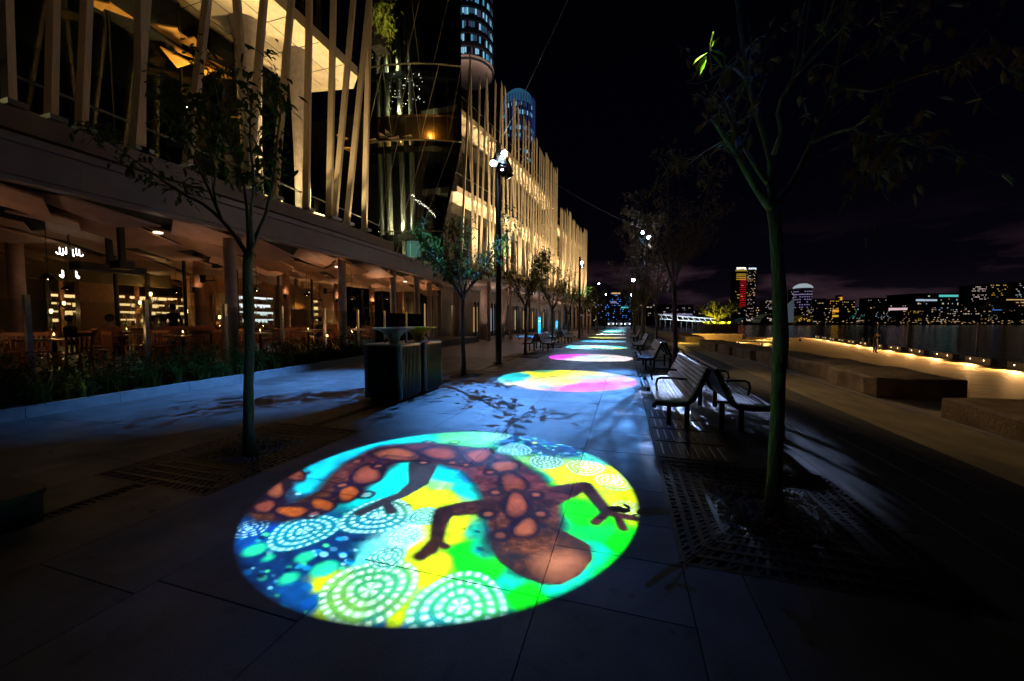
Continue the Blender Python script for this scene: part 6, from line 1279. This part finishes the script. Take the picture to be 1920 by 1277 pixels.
# round topped tower
c = gd(1503, 603, 540); rt_ = thing('round_topped_tower', (c.x, c.y, 0), 'pale tower with a glowing white domed top left of the far shore', 'tower'); hgt = CAM_H+(603-541)/FPX*540; rr = 14/FPX*540
MB().lathe((c.x, c.y, 0), [(rr, 0), (rr, hgt), (0, hgt)], 24).build('body', mat('tower_pale', (.16, .15, .19), .5), rt_); MB().lathe((c.x, c.y, hgt), [(rr*1.08, 0), (rr*1.08, 1.6), (rr*.85, 4.2), (rr*.45, 6.4), (0, 7)], 24).build('dome', emit('dome_white', (.75, .9, 1), .4), rt_)
fa = math.atan2(-c.y, -c.x); mb = MB(); g = random.Random(4)
for k in range(12):
    for i in range(-5, 6):
        if g.random() < .55: a = fa+i*.26; z = hgt*(.06+.076*k); mb.cbox((c.x+math.cos(a)*(rr+.1), c.y+math.sin(a)*(rr+.1), z), (.3, 1.6, 1.2), rz=a)
tag(mb.build('lit_windows', WN['violet'], rt_), kind='stuff')
MB().lathe((c.x, c.y, hgt*.8), [(rr+.2, 0), (rr+.2, 1)], 24).build('lit_band', WN['violet'], rt_)
# museum sails and dome
c = gd(1485, 603, 470); wv = MB().hexa([gd(1473, 603, 470)+Vector((0, 0, -1)), gd(1488, 603, 470)+Vector((0, 0, -1)), gd(1488, 603, 482)+Vector((0, 0, -1)), gd(1473, 603, 482)+Vector((0, 0, -1)), gd(1474, 572, 470), gd(1489, 559, 470), gd(1489, 559, 482), gd(1474, 572, 482)]).build('wedge_building', emit('floodlit_white', (.35, .45, .55), .13), loc=c); tag(wv, 'floodlit white wedge shaped hall just right of the near tree trunk', 'building')  # wedge glows by its material in place of floodlighting
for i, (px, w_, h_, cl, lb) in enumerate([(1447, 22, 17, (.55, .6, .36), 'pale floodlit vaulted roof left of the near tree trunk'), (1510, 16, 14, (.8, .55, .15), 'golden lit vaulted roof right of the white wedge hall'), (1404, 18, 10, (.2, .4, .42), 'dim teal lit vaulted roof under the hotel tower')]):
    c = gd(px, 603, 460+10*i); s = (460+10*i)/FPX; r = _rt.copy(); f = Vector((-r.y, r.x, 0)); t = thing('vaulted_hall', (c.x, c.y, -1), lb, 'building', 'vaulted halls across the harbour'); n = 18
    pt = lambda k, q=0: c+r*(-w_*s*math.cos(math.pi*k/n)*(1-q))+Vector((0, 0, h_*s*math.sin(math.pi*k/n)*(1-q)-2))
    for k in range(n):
        lit = emit('vault_%d_%d' % (i, k % 3), cl, [.05, .30, .12][k % 3] if k > 4 else [.02, .05, .03][k % 3])  # floodlight painted as panel glow, kept dimmer on the left side
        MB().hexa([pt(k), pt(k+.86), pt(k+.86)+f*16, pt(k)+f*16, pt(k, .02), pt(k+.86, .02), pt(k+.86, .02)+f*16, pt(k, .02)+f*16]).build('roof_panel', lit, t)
    mb = MB(); mb.add([pt(k, .04)+f*1.5 for k in range(n+1)], [tuple(range(n+1))]); mb.build('end_wall', body_m, t)
    mb = MB(); g = random.Random(i)
    for k in range(14): u = g.uniform(-.7, .7); mb.cbox(c+r*(w_*s*u)+Vector((0, 0, g.uniform(.5, h_*s*.5)))+f*1.2, (1.2, .3, .9), rz=math.atan2(r.y, r.x))
    tag(mb.build('lit_windows', WN['white' if i != 1 else 'amber'], t), kind='stuff')
# quay lights strung along the far shore
mb = MB(); g = random.Random(2)
for k in range(150): px = g.uniform(1290, 1920); p = gd(px, 603, 505); p.z = g.uniform(-1.0, 3.5); s = g.uniform(.25, .6); mb.cbox(p, (s*2, s*2, s))
tag(mb.build('shore_lights', WN['warm']), kind='stuff')
mb = MB()
for k in range(420): px = g.uniform(1430, 1920); p = gd(px, 603, 535+g.uniform(0, 90)); p.z = g.betavariate(1.2, 2.2)*(38 if px < 1780 else 52)+2; s = g.uniform(.2, .5); mb.cur = g.choice([0, 0, 1, 1, 2, 3]); mb.cbox(p, (s*2, s*2, s))
tag(mb.build('hillside_lights', [WN['white'], WN['warm'], WN['cool'], WN['amber']]), kind='stuff')
# ferry wharf with white trussed roof
wh = thing('ferry_wharf', (20, 125, -1), 'long white lit ferry wharf roof with open trusses beyond the trees', 'wharf'); a, b = gd(1238, 590, 130), gd(1342, 598, 120); r = (b-a).normalized(); wl = mat('white_steel', (.7, .72, .75), .5)
MB().beam(a, b, 6, .35).build('roof', wl, wh); MB().beam(a+Vector((0, 0, -1.5)), b+Vector((0, 0, -1.1)), .25, .25).build('bottom_chord', wl, wh)
for k in range(11):
    u = a.lerp(b, k/10); MB().beam(u, a.lerp(b, min(1, (k+.5)/10))+Vector((0, 0, -1.3)), .16, .16).build('truss_web', wl, wh); MB().box(u.x-.09, u.x+.09, u.y-.09, u.y+.09, -3, u.z-.2).build('post', steel_dark, wh)
for k in range(6): u = a.lerp(b, (k+.5)/6)+Vector((0, -4, -2.2)); lamp('wharf_lamp', 'POINT', u, 500, (.8, .92, 1), wh, size=.05)
# yellow lit fig tree in a raised round bed
bc = gd(1345, 603, 92); bc.z = .2; fb = thing('raised_bed', (bc.x, bc.y, -1.3), 'round raised garden bed washed in yellow light below the lit tree', 'garden bed'); MB().lathe((bc.x, bc.y, -1.4), [(4.4, 0), (4.4, 2.2), (4.1, 2.2), (0, 2.2)], 28).build('bed_wall', sandstone, fb)
lv = MB(); g = random.Random(6)
for k in range(900): a, rr_ = g.uniform(0, 6.28), 4.1*math.sqrt(g.random()); leaf(lv, Vector((bc.x+math.cos(a)*rr_, bc.y+math.sin(a)*rr_, .8+g.uniform(0, .5))), Vector((g.uniform(-1, 1), g.uniform(-1, 1), 1)), Vector((0, 0, 1)), .5, g)
tag(lv.build('ground_cover', mat('bed_green', (.13, .15, .03), .6), fb), kind='stuff')
g = random.Random(77); tp = [Vector((bc.x+.2*math.sin(i), bc.y, .7+i*.45)) for i in range(4)]; limbs = []
for k in range(9): a = 2*math.pi*k/9; q, _ = curve_pts(tp[-1], Vector((math.cos(a)*.9, math.sin(a)*.9, .8)), 4.6, 7, g, .12); limbs.append((q, .2, .05))
wood, lv = grow(limbs, tp, [.5, .4, .36, .4], g, 1700, .42, .5, twigs=(1, 3), tw_len=(.8, 1.8), from_t=.2); ft_ = thing('fig_tree', (bc.x, bc.y, .8), 'spreading tree lit yellow from below in the round raised bed', 'tree'); wood.build('trunk', bark, ft_, smooth=True); tag(lv.build('crown', mat('leaf_fig', (.10, .11, .03), .5), ft_), kind='stuff')
for k in range(5): a = -math.pi*.95+k*.5; p = Vector((bc.x+math.cos(a)*3.6, bc.y+math.sin(a)*3.6, 1.2)); lamp('bed_uplight', 'SPOT', p, 2600, (1, .80, .06), fb, aim=(bc.x, bc.y, 3.6), size=.1, cone=110)
# buildings and lights where the promenade ends
for i, (a, b, yt, yb, dep, rw, cl, lt, pal, lb, bd) in enumerate([(1142, 1164, 548, 600, 190, 9, 6, .35, ['blue', 'violet'], 'dark building with blue violet lights at the end of the promenade', [(.93, .98, .2, .9, 'warm'), (.6, .66, .1, .6, 'violet')]), (1164, 1182, 556, 600, 200, 8, 5, .3, ['teal', 'blue'], 'teal lit building beside the end of the promenade', [(.5, .56, 0, .8, 'teal')]), (1112, 1142, 566, 600, 180, 6, 8, .2, ['blue', 'white'], 'low dark building left of the promenade end', None), (1184, 1232, 570, 600, 210, 5, 10, .2, ['cool', 'white'], 'low building behind the right tree row', None), (1240, 1300, 572, 600, 300, 5, 14, .25, ['violet', 'pink', 'white'], 'violet lit waterfront strip beyond the ferry wharf', [(.3, .42, .1, .95, 'violet')]), (1080, 1116, 560, 602, 100, 6, 5, .12, ['white', 'warm'], 'dark block behind the far end of the gold fins', None)]): far_building(lb, a, b, yt, yb, dep, rw, cl, lt, pal, 120+i, bands=bd, grp='buildings at the end of the promenade')
for i, (px, lb) in enumerate([(1146, 'white van parked at the far end of the promenade, left one'), (1161, 'white van parked at the far end of the promenade, middle one'), (1176, 'white van parked at the far end of the promenade, right one')]):
    p = gz(px, 603+CAM_H*700/118); t = thing('parked_van', (p.x, p.y, 0), lb, 'van', 'vans at the end of the promenade'); MB().prism([(p.x-.95, p.y-2.2), (p.x+.95, p.y-2.2), (p.x+.95, p.y+2.2), (p.x-.95, p.y+2.2)], .35, 1.25).build('body', mat('van_white', (.75, .76, .78), .35), t); MB().hexa([(p.x-.92, p.y-2.1, 1.251), (p.x+.92, p.y-2.1, 1.251), (p.x+.92, p.y+2.1, 1.251), (p.x-.92, p.y+2.1, 1.251), (p.x-.8, p.y-1.7, 2.0), (p.x+.8, p.y-1.7, 2.0), (p.x+.8, p.y+2.0, 2.0), (p.x-.8, p.y+2.0, 2.0)]).build('cabin', mat('van_glass', (.05, .06, .07), .1), t)
    for s in (-1, 1):
        MB().cbox((p.x+s*.7, p.y-2.21, .8), (.3, .06, .18)).build('headlight', emit('headlight', (.9, .95, 1), 6), t)
        for q in (-1.3, 1.3): MB().tube([(p.x+s*.8, p.y+q, .34), (p.x+s*1.0, p.y+q, .34)], .34, 14).build('wheel', steel_dark, t)
lamp('end_lamp', 'POINT', (-1, 110, 5), 900, (.6, .8, 1), L4, size=.2)
